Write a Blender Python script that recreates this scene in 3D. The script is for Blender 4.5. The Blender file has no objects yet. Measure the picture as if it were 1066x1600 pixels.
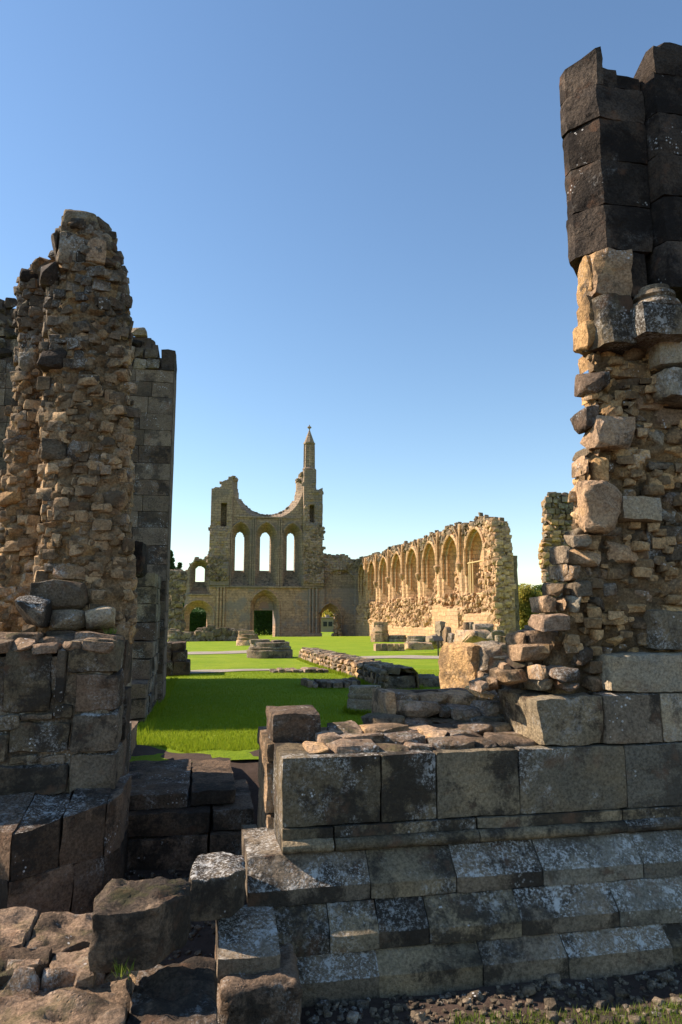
import bpy, math, random
import numpy as np
from mathutils import Vector, noise, Euler

# ---------------------------------------------------------------- camera, sky, sun, exposure
scene = bpy.context.scene
COL = scene.collection
F_PX, YAW, PITCH, EYE = 1100.0, math.radians(11.0), math.radians(8.38), 1.9
cam_data = bpy.data.cameras.new('camera')
cam_data.sensor_fit = 'VERTICAL'; cam_data.sensor_height = 36.0
cam_data.lens = F_PX / 1600 * 36.0
cam_data.clip_start = 0.05; cam_data.clip_end = 3000
cam = bpy.data.objects.new('camera', cam_data); COL.objects.link(cam)
cam.location = (0, 0, EYE)
cam.rotation_euler = (math.pi / 2 + PITCH, 0, -YAW)
scene.camera = cam

SUN_EL, SUN_AHEAD = math.radians(36.0), math.radians(22.0)
sun_dir = Vector((-math.cos(SUN_AHEAD) * math.cos(SUN_EL), math.sin(SUN_AHEAD) * math.cos(SUN_EL), math.sin(SUN_EL)))
world = bpy.data.worlds.new('World'); scene.world = world; world.use_nodes = True
wn = world.node_tree.nodes; wl = world.node_tree.links
sky = wn.new('ShaderNodeTexSky'); sky.sky_type = 'NISHITA'; sky.sun_disc = False
sky.sun_elevation = SUN_EL; sky.sun_rotation = math.atan2(sun_dir.x, sun_dir.y)
sky.altitude = 80; sky.air_density = 1.15; sky.dust_density = 0.1; sky.ozone_density = 1.8
hs = wn.new('ShaderNodeHueSaturation'); hs.inputs['Saturation'].default_value = 1.08; wl.new(sky.outputs[0], hs.inputs['Color']); wl.new(hs.outputs[0], wn['Background'].inputs[0]); wn['Background'].inputs[1].default_value = 0.09
sd = bpy.data.lights.new('sun', 'SUN'); sd.energy = 4.6; sd.angle = math.radians(0.53); sd.color = (1.0, 0.83, 0.67)
sun = bpy.data.objects.new('sun', sd); COL.objects.link(sun)
sun.rotation_euler = (-sun_dir).to_track_quat('-Z', 'Y').to_euler(); sun.location = (-30, 20, 40)
vs = scene.view_settings
vs.view_transform = 'Standard'; vs.look = 'None'; vs.exposure = 1.1; vs.gamma = 1.0
scene.cycles.max_bounces = 8; scene.cycles.diffuse_bounces = 4

# ---------------------------------------------------------------- geometry of the view, for reading real positions off the photograph
def ray(px, py):
    x = (px - 533) / F_PX; v = -(py - 800) / F_PX
    fz, fh = math.sin(PITCH), math.cos(PITCH)
    h = fh - v * fz; z = fz + v * fh
    c, s = math.cos(YAW), math.sin(YAW)
    return h * s + x * c, h * c - x * s, z
def at_y(px, py, Y):
    r = ray(px, py); t = Y / r[1]
    return Vector((r[0] * t, Y, EYE + r[2] * t))
def lawn_z(y):
    return float(np.interp(y, LAWN_Y, LAWN_Z))
LAWN_Y, LAWN_Z = (6.9, 45.0, 84.0, 95.0, 105.0), (0.55, -0.03, -0.53, -0.90, -1.10)
def on_lawn(px, py):
    r = ray(px, py); t = 3.0
    while t < 140 and EYE + r[2] * t > lawn_z(r[1] * t): t += .02
    return Vector((r[0] * t, r[1] * t, EYE + r[2] * t))

# ---------------------------------------------------------------- materials
def new_mat(name):
    m = bpy.data.materials.new(name); m.use_nodes = True
    nt = m.node_tree; nt.nodes.clear()
    out = nt.nodes.new('ShaderNodeOutputMaterial'); b = nt.nodes.new('ShaderNodeBsdfPrincipled')
    nt.links.new(b.outputs[0], out.inputs[0])
    b.inputs['Roughness'].default_value = 0.95; b.inputs['Specular IOR Level'].default_value = 0.12
    return m, nt, b
class NT:
    def __init__(s, nt): s.nt = nt
    def n(s, t, **kw):
        nd = s.nt.nodes.new('ShaderNode' + t)
        for k, v in kw.items(): setattr(nd, k, v)
        return nd
    def link(s, a, b): s.nt.links.new(a, b)
    def noise(s, vec, scale, detail=6, rough=.6, dist=0):
        nd = s.n('TexNoise'); s.link(vec, nd.inputs['Vector'])
        nd.inputs['Scale'].default_value = scale; nd.inputs['Detail'].default_value = detail
        nd.inputs['Roughness'].default_value = rough; nd.inputs['Distortion'].default_value = dist
        return nd.outputs[0]
    def step(s, val, a, b, lo=0., hi=1.):
        nd = s.n('MapRange'); nd.interpolation_type = 'SMOOTHSTEP'
        s.link(val, nd.inputs[0]); nd.inputs[1].default_value = a; nd.inputs[2].default_value = b
        nd.inputs[3].default_value = lo; nd.inputs[4].default_value = hi
        return nd.outputs[0]
    def math(s, op, a, b):
        nd = s.n('Math', operation=op)
        for i, v in enumerate((a, b)):
            if isinstance(v, (int, float)): nd.inputs[i].default_value = v
            else: s.link(v, nd.inputs[i])
        return nd.outputs[0]
    def mix(s, fac, a, b, blend='MIX'):
        nd = s.n('Mix', data_type='RGBA', blend_type=blend)
        for i, v in ((0, fac), (6, a), (7, b)):
            if isinstance(v, (int, float)): nd.inputs[i].default_value = v
            elif isinstance(v, tuple): nd.inputs[i].default_value = (*v, 1)
            else: s.link(v, nd.inputs[i])
        return nd.outputs[2]

def stone_mat(name, c1, c2, dark, dark_amt=.5, lichen=.35, bump=.5, ochre=0., island=False, moss=0., spots=True, up=False):
    m, nt, b = new_mat(name); T = NT(nt)
    geo = T.n('NewGeometry'); oi = T.n('ObjectInfo')
    rnd = geo.outputs['Random Per Island'] if island else oi.outputs['Random']
    off = T.n('Combine' + 'XYZ')
    for i, k in enumerate((31., 17., 23.)): T.link(T.math('MULTIPLY', rnd, k), off.inputs[i])
    va = T.n('VectorMath', operation='ADD'); T.link(geo.outputs['Position'], va.inputs[0]); T.link(off.outputs[0], va.inputs[1])
    p = va.outputs[0]; pw = geo.outputs['Position']
    big = T.noise(p, 3.0, 5, .6)
    col = T.mix(T.step(big, .35, .65), c1, c2)
    if ochre > 0:
        col = T.mix(T.math('MULTIPLY', T.step(T.noise(pw, 2.3, 4, .6), .52, .62), ochre), col, (.50, .31, .13))
    # per stone brightness
    br = T.step(rnd, 0., 1., .62, 1.28)
    nd = T.n('VectorMath', operation='SCALE'); T.link(col, nd.inputs[0]); T.link(br, nd.inputs['Scale']); col = nd.outputs[0]
    # fine grain
    gr = T.noise(p, 60, 6, .75)
    nd = T.n('VectorMath', operation='SCALE'); T.link(col, nd.inputs[0]); T.link(T.step(gr, .30, .70, .55, 1.42), nd.inputs['Scale']); col = nd.outputs[0]
    # dark weathering crust
    d1 = T.math('ADD', T.noise(p, 10, 12, .78, .2), T.math('MULTIPLY', T.math('SUBTRACT', T.noise(p, 2.6, 3, .5), .5), 1.1))
    dm = T.math('MULTIPLY', T.step(d1, .60 - .22 * dark_amt, .72 - .14 * dark_amt), min(1., .55 + .4 * dark_amt))
    col = T.mix(dm, col, dark)
    # iron / pink bleed
    col = T.mix(T.math('MULTIPLY', T.step(T.noise(p, 5.0, 5, .6), .57, .7), .35), col, (.22, .12, .07))
    if moss > 0:
        sx = T.n('SeparateXYZ'); T.link(geo.outputs['Normal'], sx.inputs[0])
        mm = T.math('MULTIPLY', T.step(T.noise(pw, 6, 6, .7), .5, .62), T.step(sx.outputs[2], .2, .8))
        col = T.mix(T.math('MULTIPLY', mm, moss), col, (.09, .10, .03))
    if lichen > 0:
        gate = T.step(T.noise(pw, 3.4, 5, .65), .56 - .22 * lichen, .70 - .2 * lichen)
        own = T.math('FRACT', T.math('MULTIPLY', rnd, 7.31), 0.)
        gate = T.math('MULTIPLY', gate, T.step(own, .05 - .3 * lichen, .8 - .5 * lichen))
        if up:
            su = T.n('SeparateXYZ'); T.link(geo.outputs['Normal'], su.inputs[0])
            gate = T.math('MULTIPLY', gate, T.step(su.outputs[2], .15, .5))
        lf = T.math('MAXIMUM', T.step(T.noise(p, 62, 6, .8, .2), .49, .61), T.step(T.noise(p, 16, 9, .72, .3), .54, .62))
        li = T.math('MULTIPLY', lf, gate)
        col = T.mix(T.math('MULTIPLY', li, .40 + .55 * lichen), col, (.56, .56, .53))
        if spots:
            vo = T.n('TexVoronoi'); T.link(pw, vo.inputs['Vector']); vo.inputs['Scale'].default_value = 42
            sp = T.math('MULTIPLY', T.step(vo.outputs['Distance'], .34, .20), T.math('MULTIPLY', T.step(own, .3, .9), T.step(T.noise(pw, 4.0, 5, .7), .58, .62)))
            col = T.mix(T.math('MULTIPLY', sp, .85), col, (.62, .62, .60))
    T.link(col, b.inputs['Base Color'])
    h = T.math('ADD', T.math('MULTIPLY', T.noise(p, 22, 10, .72), 1.0), T.math('MULTIPLY', T.noise(p, 7, 4, .6), 1.2))
    vo2 = T.n('TexVoronoi'); T.link(p, vo2.inputs['Vector']); vo2.inputs['Scale'].default_value = 46
    pit = T.math('MULTIPLY', T.step(vo2.outputs['Distance'], .0, .32), .35)
    h = T.math('ADD', h, T.math('MULTIPLY', pit, T.step(T.noise(pw, 5, 3, .5), .5, .6)))
    bp = T.n('Bump'); bp.inputs['Strength'].default_value = bump; bp.inputs['Distance'].default_value = .035
    T.link(h, bp.inputs['Height']); T.link(bp.outputs[0], b.inputs['Normal'])
    return m

def masonry_mat(name, axis, c1, c2, mortar, row=.33, width=.85, blotch=(.15, .16, .18), blotch_amt=.5, soot=.4, bump=.6):
    m, nt, b = new_mat(name); T = NT(nt)
    geo = T.n('NewGeometry'); sp = T.n('SeparateXYZ'); T.link(geo.outputs['Position'], sp.inputs[0])
    pw = geo.outputs['Position']
    cb = T.n('CombineXYZ'); T.link(sp.outputs[axis], cb.inputs[0]); T.link(sp.outputs[2], cb.inputs[1])
    wob = T.n('VectorMath', operation='ADD'); T.link(cb.outputs[0], wob.inputs[0])
    ns = T.n('TexNoise'); T.link(pw, ns.inputs['Vector']); ns.inputs['Scale'].default_value = .9; ns.inputs['Detail'].default_value = 4
    sc = T.n('VectorMath', operation='SCALE'); T.link(ns.outputs['Color'], sc.inputs[0]); sc.inputs['Scale'].default_value = .22
    T.link(sc.outputs[0], wob.inputs[1])
    br = T.n('TexBrick'); T.link(wob.outputs[0], br.inputs['Vector'])
    br.inputs['Scale'].default_value = 1.0; br.inputs['Brick Width'].default_value = width; br.inputs['Row Height'].default_value = row
    br.inputs['Mortar Size'].default_value = .022; br.inputs['Mortar Smooth'].default_value = .4; br.inputs['Bias'].default_value = 0
    br.inputs['Color1'].default_value = (*c1, 1); br.inputs['Color2'].default_value = (*c2, 1); br.inputs['Mortar'].default_value = (*mortar, 1)
    col = br.outputs['Color']
    gr = T.noise(pw, 3.5, 8, .7)
    nd = T.n('VectorMath', operation='SCALE'); T.link(col, nd.inputs[0]); T.link(T.step(gr, .25, .75, .6, 1.35), nd.inputs['Scale']); col = nd.outputs[0]
    bl = T.math('MULTIPLY', T.step(T.noise(pw, .28, 4, .6), .50, .60), blotch_amt)
    col = T.mix(bl, col, blotch)
    so = T.math('MULTIPLY', T.step(T.noise(pw, 1.4, 8, .75), .56, .68), soot)
    col = T.mix(so, col, (.055, .045, .035))
    T.link(col, b.inputs['Base Color'])
    h = T.math('ADD', T.math('MULTIPLY', br.outputs['Fac'], -.7), T.math('MULTIPLY', T.noise(pw, 5, 9, .75), 1.4))
    bp = T.n('Bump'); bp.inputs['Strength'].default_value = bump; bp.inputs['Distance'].default_value = .12
    T.link(h, bp.inputs['Height']); T.link(bp.outputs[0], b.inputs['Normal'])
    return m

def ground_mat(name, c1, c2, c3, s1, s2, bump=.5, dist=.03):
    m, nt, b = new_mat(name); T = NT(nt)
    geo = T.n('NewGeometry'); p = geo.outputs['Position']
    col = T.mix(T.step(T.noise(p, s1, 6, .65), .35, .65), c1, c2)
    col = T.mix(T.step(T.noise(p, s2, 8, .75), .48, .68, 0., .75), col, c3)
    T.link(col, b.inputs['Base Color'])
    bp = T.n('Bump'); bp.inputs['Strength'].default_value = bump; bp.inputs['Distance'].default_value = dist
    T.link(T.noise(p, s2 * 1.7, 8, .75), bp.inputs['Height']); T.link(bp.outputs[0], b.inputs['Normal'])
    return m

def leaf_mat(name, c1, c2, trans=.35):
    m, nt, b = new_mat(name); T = NT(nt)
    geo = T.n('NewGeometry')
    col = T.mix(geo.outputs['Random Per Island'], c1, c2)
    T.link(col, b.inputs['Base Color']); b.inputs['Roughness'].default_value = .6
    tr = T.n('BsdfTranslucent'); T.link(col, tr.inputs[0])
    ms = T.n('MixShader'); ms.inputs[0].default_value = trans
    T.link(b.outputs[0], ms.inputs[1]); T.link(tr.outputs[0], ms.inputs[2])
    T.link(ms.outputs[0], [n for n in nt.nodes if n.type == 'OUTPUT_MATERIAL'][0].inputs[0])
    return m
def plain_mat(name, c, rough=.7, metal=0.):
    m, nt, b = new_mat(name); T = NT(nt)
    geo = T.n('NewGeometry')
    n = T.noise(geo.outputs['Position'], 8, 6, .7)
    T.link(T.mix(n, tuple(k * .75 for k in c), tuple(k * 1.2 for k in c)), b.inputs['Base Color'])
    b.inputs['Roughness'].default_value = rough; b.inputs['Metallic'].default_value = metal
    return m

M = {}
BLACK = (.030, .026, .022)
M['ashlar'] = stone_mat('grey_brown_ashlar', (.25, .195, .12), (.15, .125, .085), BLACK, .75, .42, .6)
M['pale'] = stone_mat('pale_ashlar', (.33, .26, .165), (.24, .21, .155), (.06, .05, .04), .4, .5, .6)
M['plinth'] = stone_mat('lichened_plinth', (.19, .15, .105), (.13, .107, .078), BLACK, .75, .85, .6, up=True)
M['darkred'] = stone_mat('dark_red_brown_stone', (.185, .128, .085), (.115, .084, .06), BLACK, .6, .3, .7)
M['darklichen'] = stone_mat('dark_stone_with_lichened_top', (.175, .12, .08), (.105, .077, .055), BLACK, .6, .8, .7, up=True)
M['brown'] = stone_mat('pitted_brown_stone', (.26, .19, .13), (.16, .12, .085), BLACK, .75, .5, .9, moss=.3)
M['tallstone'] = stone_mat('sooty_fine_ashlar', (.19, .145, .10), (.14, .108, .078), (.05, .042, .034), .45, .2, .5)
M['lichen'] = stone_mat('grey_lichen_covered_ashlar', (.27, .235, .175), (.22, .20, .16), (.06, .052, .042), .4, .85, .6, up=True)
M['black'] = stone_mat('black_weathered_ashlar', (.085, .066, .05), (.038, .032, .027), (.014, .012, .011), .6, .05, .7)
M['ochre'] = stone_mat('ochre_rubble', (.52, .325, .145), (.40, .255, .125), (.08, .06, .04), .25, .12, .7, ochre=.5)
M['buff'] = stone_mat('buff_rubble', (.44, .295, .17), (.30, .205, .128), (.06, .05, .035), .45, .25, .8, ochre=.4)
M['grey'] = stone_mat('grey_rubble', (.27, .21, .14), (.18, .142, .10), BLACK, .45, .4, .9, moss=.3)
M['top'] = stone_mat('weathered_wall_top', (.32, .22, .145), (.20, .145, .10), (.05, .04, .03), .6, .4, .9, moss=.3)
M['mortar'] = stone_mat('old_lime_mortar', (.46, .31, .165), (.33, .225, .125), (.075, .055, .035), .45, .12, 1.0, ochre=.5)
M['rubble_far'] = stone_mat('distant_rubble', (.54, .35, .195), (.38, .25, .14), (.12, .085, .055), .3, .15, .6, island=True, spots=False)
M['rubble_top'] = stone_mat('distant_dark_rubble', (.27, .20, .125), (.18, .14, .095), (.05, .045, .035), .45, .2, .6, island=True, spots=False)
M['rubble_mid'] = stone_mat('small_core_rubble', (.44, .30, .165), (.28, .20, .12), (.06, .05, .038), .45, .25, .7, island=True)
M['rubble_crust'] = stone_mat('dark_crusted_rubble', (.22, .17, .115), (.13, .105, .075), (.035, .03, .025), .6, .35, .7, island=True)
M['rubble_warm'] = stone_mat('small_ochre_rubble', (.52, .33, .155), (.34, .235, .13), (.08, .06, .04), .35, .15, .7, island=True)
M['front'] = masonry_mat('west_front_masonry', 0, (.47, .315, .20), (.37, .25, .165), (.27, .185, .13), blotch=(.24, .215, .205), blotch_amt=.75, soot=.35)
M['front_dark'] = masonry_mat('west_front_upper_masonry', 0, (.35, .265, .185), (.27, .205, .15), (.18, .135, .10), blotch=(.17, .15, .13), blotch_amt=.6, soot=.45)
M['aisle'] = masonry_mat('aisle_wall_masonry', 1, (.56, .36, .195), (.46, .29, .155), (.33, .21, .115), blotch=(.36, .25, .16), blotch_amt=.4, soot=.22)
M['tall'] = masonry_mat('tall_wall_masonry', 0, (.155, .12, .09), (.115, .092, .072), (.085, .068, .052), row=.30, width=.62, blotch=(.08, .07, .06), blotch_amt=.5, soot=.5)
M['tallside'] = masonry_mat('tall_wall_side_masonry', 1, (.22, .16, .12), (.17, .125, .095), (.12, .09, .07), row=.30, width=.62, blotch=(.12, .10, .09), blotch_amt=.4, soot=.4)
M['lawn'] = ground_mat('mown_grass', (.165, .255, .010), (.24, .305, .018), (.115, .20, .010), .55, 9, .9, .06)
M['soil'] = ground_mat('dark_soil', (.06, .042, .032), (.085, .06, .047), (.035, .026, .02), 3, 25)
M['gravel'] = ground_mat('pale_gravel', (.36, .31, .25), (.28, .24, .19), (.20, .17, .14), 2, 30)
M['blade'] = leaf_mat('grass_blades', (.16, .245, .010), (.27, .32, .022), .5)
M['blade_dry'] = leaf_mat('tall_grass_blades', (.10, .18, .02), (.22, .26, .05), .45)
M['leaf_dark'] = leaf_mat('dark_leaves', (.035, .08, .02), (.06, .115, .03), .3)
M['leaf_gold'] = leaf_mat('turning_leaves', (.22, .24, .04), (.42, .33, .06), .5)
M['leaf_mid'] = leaf_mat('mid_green_leaves', (.08, .13, .025), (.15, .18, .04), .4)
M['bark'] = plain_mat('bark', (.08, .06, .045), .9)
M['slate'] = plain_mat('grey_roof_tiles', (.17, .155, .145), .8)
M['cottage'] = plain_mat('cottage_stone', (.30, .25, .19), .9)
M['metal'] = plain_mat('dark_metal', (.03, .03, .03), .5, .4)
M['panel'] = plain_mat('sign_panel', (.06, .06, .055), .4)
M['plaster'] = plain_mat('pink_plaster', (.33, .22, .18), .9)
M['glass'] = plain_mat('dark_window_glass', (.03, .035, .04), .15)

# ---------------------------------------------------------------- helpers
WLOC = {}
def tag(o, label=None, cat=None, group=None, kind=None):
    if label: o['label'] = label
    if cat: o['category'] = cat
    if group: o['group'] = group
    if kind: o['kind'] = kind
    return o
def thing(name, label, cat, loc=(0, 0, 0), group=None):
    o = bpy.data.objects.new(name, None); COL.objects.link(o)
    o.location = loc; o.empty_display_size = .2
    WLOC[o] = Vector(loc)
    return tag(o, label, cat, group)
def put(name, mesh, mat, parent=None, loc=(0, 0, 0), rot=None, scale=None):
    o = bpy.data.objects.new(name, mesh); COL.objects.link(o)
    loc = Vector(loc); WLOC[o] = loc
    if parent is not None:
        o.parent = parent; o.location = loc - WLOC[parent]
    else: o.location = loc
    if rot: o.rotation_euler = rot
    if scale: o.scale = scale
    if mat is not None:
        mm = M[mat] if isinstance(mat, str) else mat
        if not mesh.materials: mesh.materials.append(mm)
        o.material_slots[0].link = 'OBJECT'; o.material_slots[0].material = mm
    return o
def mesh_from(verts, faces, smooth=True, sharp=40):
    me = bpy.data.meshes.new('mesh')
    me.from_pydata([tuple(v) for v in verts], [], faces); me.update()
    if smooth:
        me.polygons.foreach_set('use_smooth', [True] * len(me.polygons))
        if sharp: me.set_sharp_from_angle(angle=math.radians(sharp))
    return me
_lat = {}
def lattice(nx, ny, nz):
    k = (nx, ny, nz)
    if k in _lat: return _lat[k]
    idx, vs_, fs = {}, [], []
    def v(i, j, l):
        t = (i, j, l)
        if t not in idx: idx[t] = len(vs_); vs_.append(t)
        return idx[t]
    for i in range(nx):
        for j in range(ny):
            fs.append((v(i, j, 0), v(i, j + 1, 0), v(i + 1, j + 1, 0), v(i + 1, j, 0)))
            fs.append((v(i, j, nz), v(i + 1, j, nz), v(i + 1, j + 1, nz), v(i, j + 1, nz)))
    for i in range(nx):
        for l in range(nz):
            fs.append((v(i, 0, l), v(i + 1, 0, l), v(i + 1, 0, l + 1), v(i, 0, l + 1)))
            fs.append((v(i, ny, l), v(i, ny, l + 1), v(i + 1, ny, l + 1), v(i + 1, ny, l)))
    for j in range(ny):
        for l in range(nz):
            fs.append((v(0, j, l), v(0, j, l + 1), v(0, j + 1, l + 1), v(0, j + 1, l)))
            fs.append((v(nx, j, l), v(nx, j + 1, l), v(nx, j + 1, l + 1), v(nx, j, l + 1)))
    _lat[k] = (np.array(vs_, float), fs)
    return _lat[k]
def nvec(p): return noise.noise_vector(p)
def block_mesh(size, r=.02, cell=.05, amp=.008, seed=0, warp=None, sharp=38, nmax=44):
    """a dressed stone: rounded, worn box with a rough skin; warp(u,v,w)->(x,y,z) reshapes the unit box"""
    sx, sy, sz = size
    n = [max(2, min(nmax, int(round(s / cell)))) for s in size]
    L, fs = lattice(*n)
    h = np.array(size) / 2
    u = L / np.array(n) * 2 - 1
    p = u * h
    out = []
    sv = Vector((seed * 7.13, seed * 3.71, seed * 5.37))
    rr = min(r, .48 * min(size))
    for q in p:
        v = Vector(q)
        rl = rr * (.55 + .9 * abs(noise.noise(v * 5 + sv)))
        c = Vector([max(-h[k] + rl, min(h[k] - rl, q[k])) for k in range(3)])
        d = v - c
        if d.length > 1e-9: v = c + d.normalized() * min(rl, d.length * 1.0 if d.length < rl else rl)
        v = v + nvec(v * 4 + sv) * amp * 1.1 + nvec(v * 14 + sv) * amp * .7 + nvec(v * 38 + sv) * amp * .3
        if warp: v = Vector(warp(v.x / h[0], v.y / h[1], v.z / h[2], v))
        out.append(v)
    return mesh_from(out, fs, True, sharp)
def rubble_mesh(seed, sub=1, npts=20):
    """an angular quarried lump filling about the unit box"""
    import bmesh
    rng = random.Random(seed); bm = bmesh.new()
    for k in range(npts):
        v = Vector((rng.uniform(-1, 1), rng.uniform(-1, 1), rng.uniform(-1, 1)))
        m = max(abs(v.x), abs(v.y), abs(v.z)); v = v / m
        v = v * .72 + v.normalized() * .34
        bm.verts.new(v)
    for sx in (-1, 1):
        for sz in (-1, 1): bm.verts.new((sx * rng.uniform(.75, 1), -rng.uniform(.55, 1), sz * rng.uniform(.7, 1)))
    res = bmesh.ops.convex_hull(bm, input=bm.verts)
    junk = list({e for e in res['geom_interior'] + res['geom_unused'] if isinstance(e, bmesh.types.BMVert)})
    bmesh.ops.delete(bm, geom=junk, context='VERTS')
    bmesh.ops.dissolve_limit(bm, angle_limit=math.radians(14), verts=bm.verts, edges=bm.edges)
    bmesh.ops.bevel(bm, geom=list(bm.edges), offset=.07, segments=1, affect='EDGES', clamp_overlap=True)
    bmesh.ops.triangulate(bm, faces=bm.faces)
    if sub: bmesh.ops.subdivide_edges(bm, edges=[e for e in bm.edges if e.calc_length() > .28], cuts=1, use_grid_fill=True)
    sv = Vector((seed * 3.3, seed * 9.1, seed * 1.7))
    for v in bm.verts: v.co += nvec(v.co * 1.4 + sv) * .10 + (nvec(v.co * 4.5 + sv) * .06 if sub else Vector())
    bmesh.ops.triangulate(bm, faces=bm.faces)
    me = bpy.data.meshes.new('mesh'); bm.to_mesh(me); bm.free()
    me.polygons.foreach_set('use_smooth', [True] * len(me.polygons)); me.set_sharp_from_angle(angle=math.radians(30))
    return me
RUB = [rubble_mesh(s, 1, 16 + s % 7) for s in range(22)]
RUBLO = [rubble_mesh(s + 50, 0, 9) for s in range(10)]
def stone(parent, x0, x1, y0, y1, z0, z1, mat, rng, tilt=.10, name='stone', lumps=RUB):
    o = put(name, rng.choice(lumps), mat, parent, ((x0 + x1) / 2, (y0 + y1) / 2, (z0 + z1) / 2),
            (rng.uniform(-tilt, tilt), rng.uniform(-tilt, tilt), rng.uniform(-tilt, tilt) + rng.choice((0, math.pi))),
            ((x1 - x0) / 2 * 1.04, (y1 - y0) / 2 * 1.04, (z1 - z0) / 2 * 1.06))
    return o
SEED = [100]
def block(parent, x0, x1, y0, y1, z0, z1, mat, name='ashlar_block', r=.018, amp=.008, cell=.045, rot=None, warp=None, g=.004):
    SEED[0] += 1
    me = block_mesh((x1 - x0 - g, y1 - y0, z1 - z0 - g), r, cell, amp, SEED[0], warp)
    return put(name, me, mat, parent, ((x0 + x1) / 2, (y0 + y1) / 2, (z0 + z1) / 2), rot)
def prism(parent, prof, x0, x1, mat, name='plinth_block', seg=.05, amp=.007, r=.012, g=.006):
    """a moulded stone: (y,z) profile run along x with a worn skin"""
    SEED[0] += 1; sv = Vector((SEED[0] * 1.9, SEED[0] * 4.3, SEED[0] * .7))
    pts = []; n = len(prof)
    for i in range(n):
        a, b = Vector(prof[i]), Vector(prof[(i + 1) % n]); k = max(1, int((b - a).length / seg))
        for j in range(k): pts.append(a.lerp(b, j / k))
    m = len(pts); xa, xb = x0 + g / 2, x1 - g / 2
    k = max(2, int((xb - xa) / seg)); cx, cz = (xa + xb) / 2, sum(p.y for p in pts) / m; cy = sum(p.x for p in pts) / m
    V, Fc = [], []
    for i in range(k + 1):
        x = xa + (xb - xa) * i / k
        sh = r if i in (0, k) else 0
        for p in pts:
            v = Vector((x, p.x + (cy - p.x) * sh * 3, p.y + (cz - p.y) * sh * 3))
            v += nvec(v * 4 + sv) * amp * 1.4 + nvec(v * 15 + sv) * amp * .7
            V.append(v - Vector((cx, cy, cz)))
    for i in range(k):
        for j in range(m):
            a, b = i * m + j, i * m + (j + 1) % m
            Fc.append((a, a + m, b + m, b))
    Fc.append(tuple(range(m))); Fc.append(tuple(reversed(range(k * m, k * m + m))))
    return put(name, mesh_from(V, Fc, True, 24), mat, parent, (cx, cy, cz))
def smooth_interp(pts):
    xs = [p[0] for p in pts]; ys = [p[1] for p in pts]
    return lambda t: np.interp(t, xs, ys)
def relief(name, mat, parent, A, Z, mask, front, back, axis=0, smooth=False):
    """a solid wall on a grid: A (along) x Z, front/back depths; axis 0: along x, depth y; axis 1: along y, depth x"""
    na, nz = len(A) - 1, len(Z) - 1
    vid = -np.ones((2, na + 1, nz + 1), int); V = []; Fc = []
    need = np.zeros((na + 1, nz + 1), bool)
    need[:-1, :-1] |= mask; need[1:, :-1] |= mask; need[:-1, 1:] |= mask; need[1:, 1:] |= mask
    for i, j in zip(*np.nonzero(need)):
        for s, d in ((0, front), (1, back)):
            vid[s, i, j] = len(V)
            V.append((A[i], d[i, j], Z[j]) if axis == 0 else (d[i, j], A[i], Z[j]))
    mp = np.zeros((na + 2, nz + 2), bool); mp[1:-1, 1:-1] = mask
    f, b = vid
    for i, j in zip(*np.nonzero(mask)):
        q = [(f[i, j], f[i + 1, j], f[i + 1, j + 1], f[i, j + 1]), (b[i, j], b[i, j + 1], b[i + 1, j + 1], b[i + 1, j])]
        if not mp[i, j + 1]: q.append((f[i, j], f[i, j + 1], b[i, j + 1], b[i, j]))
        if not mp[i + 2, j + 1]: q.append((f[i + 1, j], b[i + 1, j], b[i + 1, j + 1], f[i + 1, j + 1]))
        if not mp[i + 1, j]: q.append((f[i, j], b[i, j], b[i + 1, j], f[i + 1, j]))
        if not mp[i + 1, j + 2]: q.append((f[i, j + 1], f[i + 1, j + 1], b[i + 1, j + 1], b[i, j + 1]))
        if axis == 1: q = [t[::-1] for t in q]
        Fc += q
    me = mesh_from(V, Fc, smooth, 50)
    return put(name, me, mat, parent)
def noise_grid(A, Z, scale, seed, octs=4):
    g = np.zeros((len(A), len(Z)))
    for i, a in enumerate(A):
        for j, z in enumerate(Z):
            g[i, j] = noise.fractal(Vector((a * scale + seed * 11.3, seed * 2.7, z * scale)), .9, 2.0, octs)
    return g
def craggy(A, Z, seed, size=.16, amp=.05, flat=1.7):
    """stone-like bumps: cells of broken masonry half buried in mortar"""
    g = np.zeros((len(A), len(Z)))
    for i, a in enumerate(A):
        for j, z in enumerate(Z):
            p = Vector((a / size, seed * 5.1, z * flat / size)); p += nvec(p * .8) * .35
            d, pt = noise.voronoi(p)
            h = min(1., (d[1] - d[0]) * 2.2) * (.45 + .8 * noise.random() * 0 + .55 * (.5 + .5 * noise.noise(pt[0] * 3.1)))
            g[i, j] = -amp * h - amp * .5 * noise.noise(Vector((a * 2.2, seed, z * 2.2))) - amp * .25 * noise.noise(Vector((a * 22, seed, z * 22)))
    return g
def joined_rubble(name, mat, parent, items, lumps=RUBLO):
    """many small stones as one part: items (loc, scale, rotz)"""
    V, Fc = [], []
    cache = {}
    for loc, sc, rz in items:
        me = random.choice(lumps)
        if me not in cache:
            a = np.empty(len(me.vertices) * 3); me.vertices.foreach_get('co', a)
            cache[me] = (a.reshape(-1, 3), [tuple(p.vertices) for p in me.polygons])
        co, fs = cache[me]; n0 = len(V)
        c, s = math.cos(rz), math.sin(rz)
        P = co * np.array(sc); Q = np.stack([P[:, 0] * c - P[:, 1] * s + loc[0], P[:, 0] * s + P[:, 1] * c + loc[1], P[:, 2] + loc[2]], 1)
        V.extend(map(tuple, Q)); Fc.extend(tuple(k + n0 for k in f) for f in fs)
    o = put(name, mesh_from(V, Fc, True, 35), mat, parent)
    return tag(o, kind='stuff')
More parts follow.
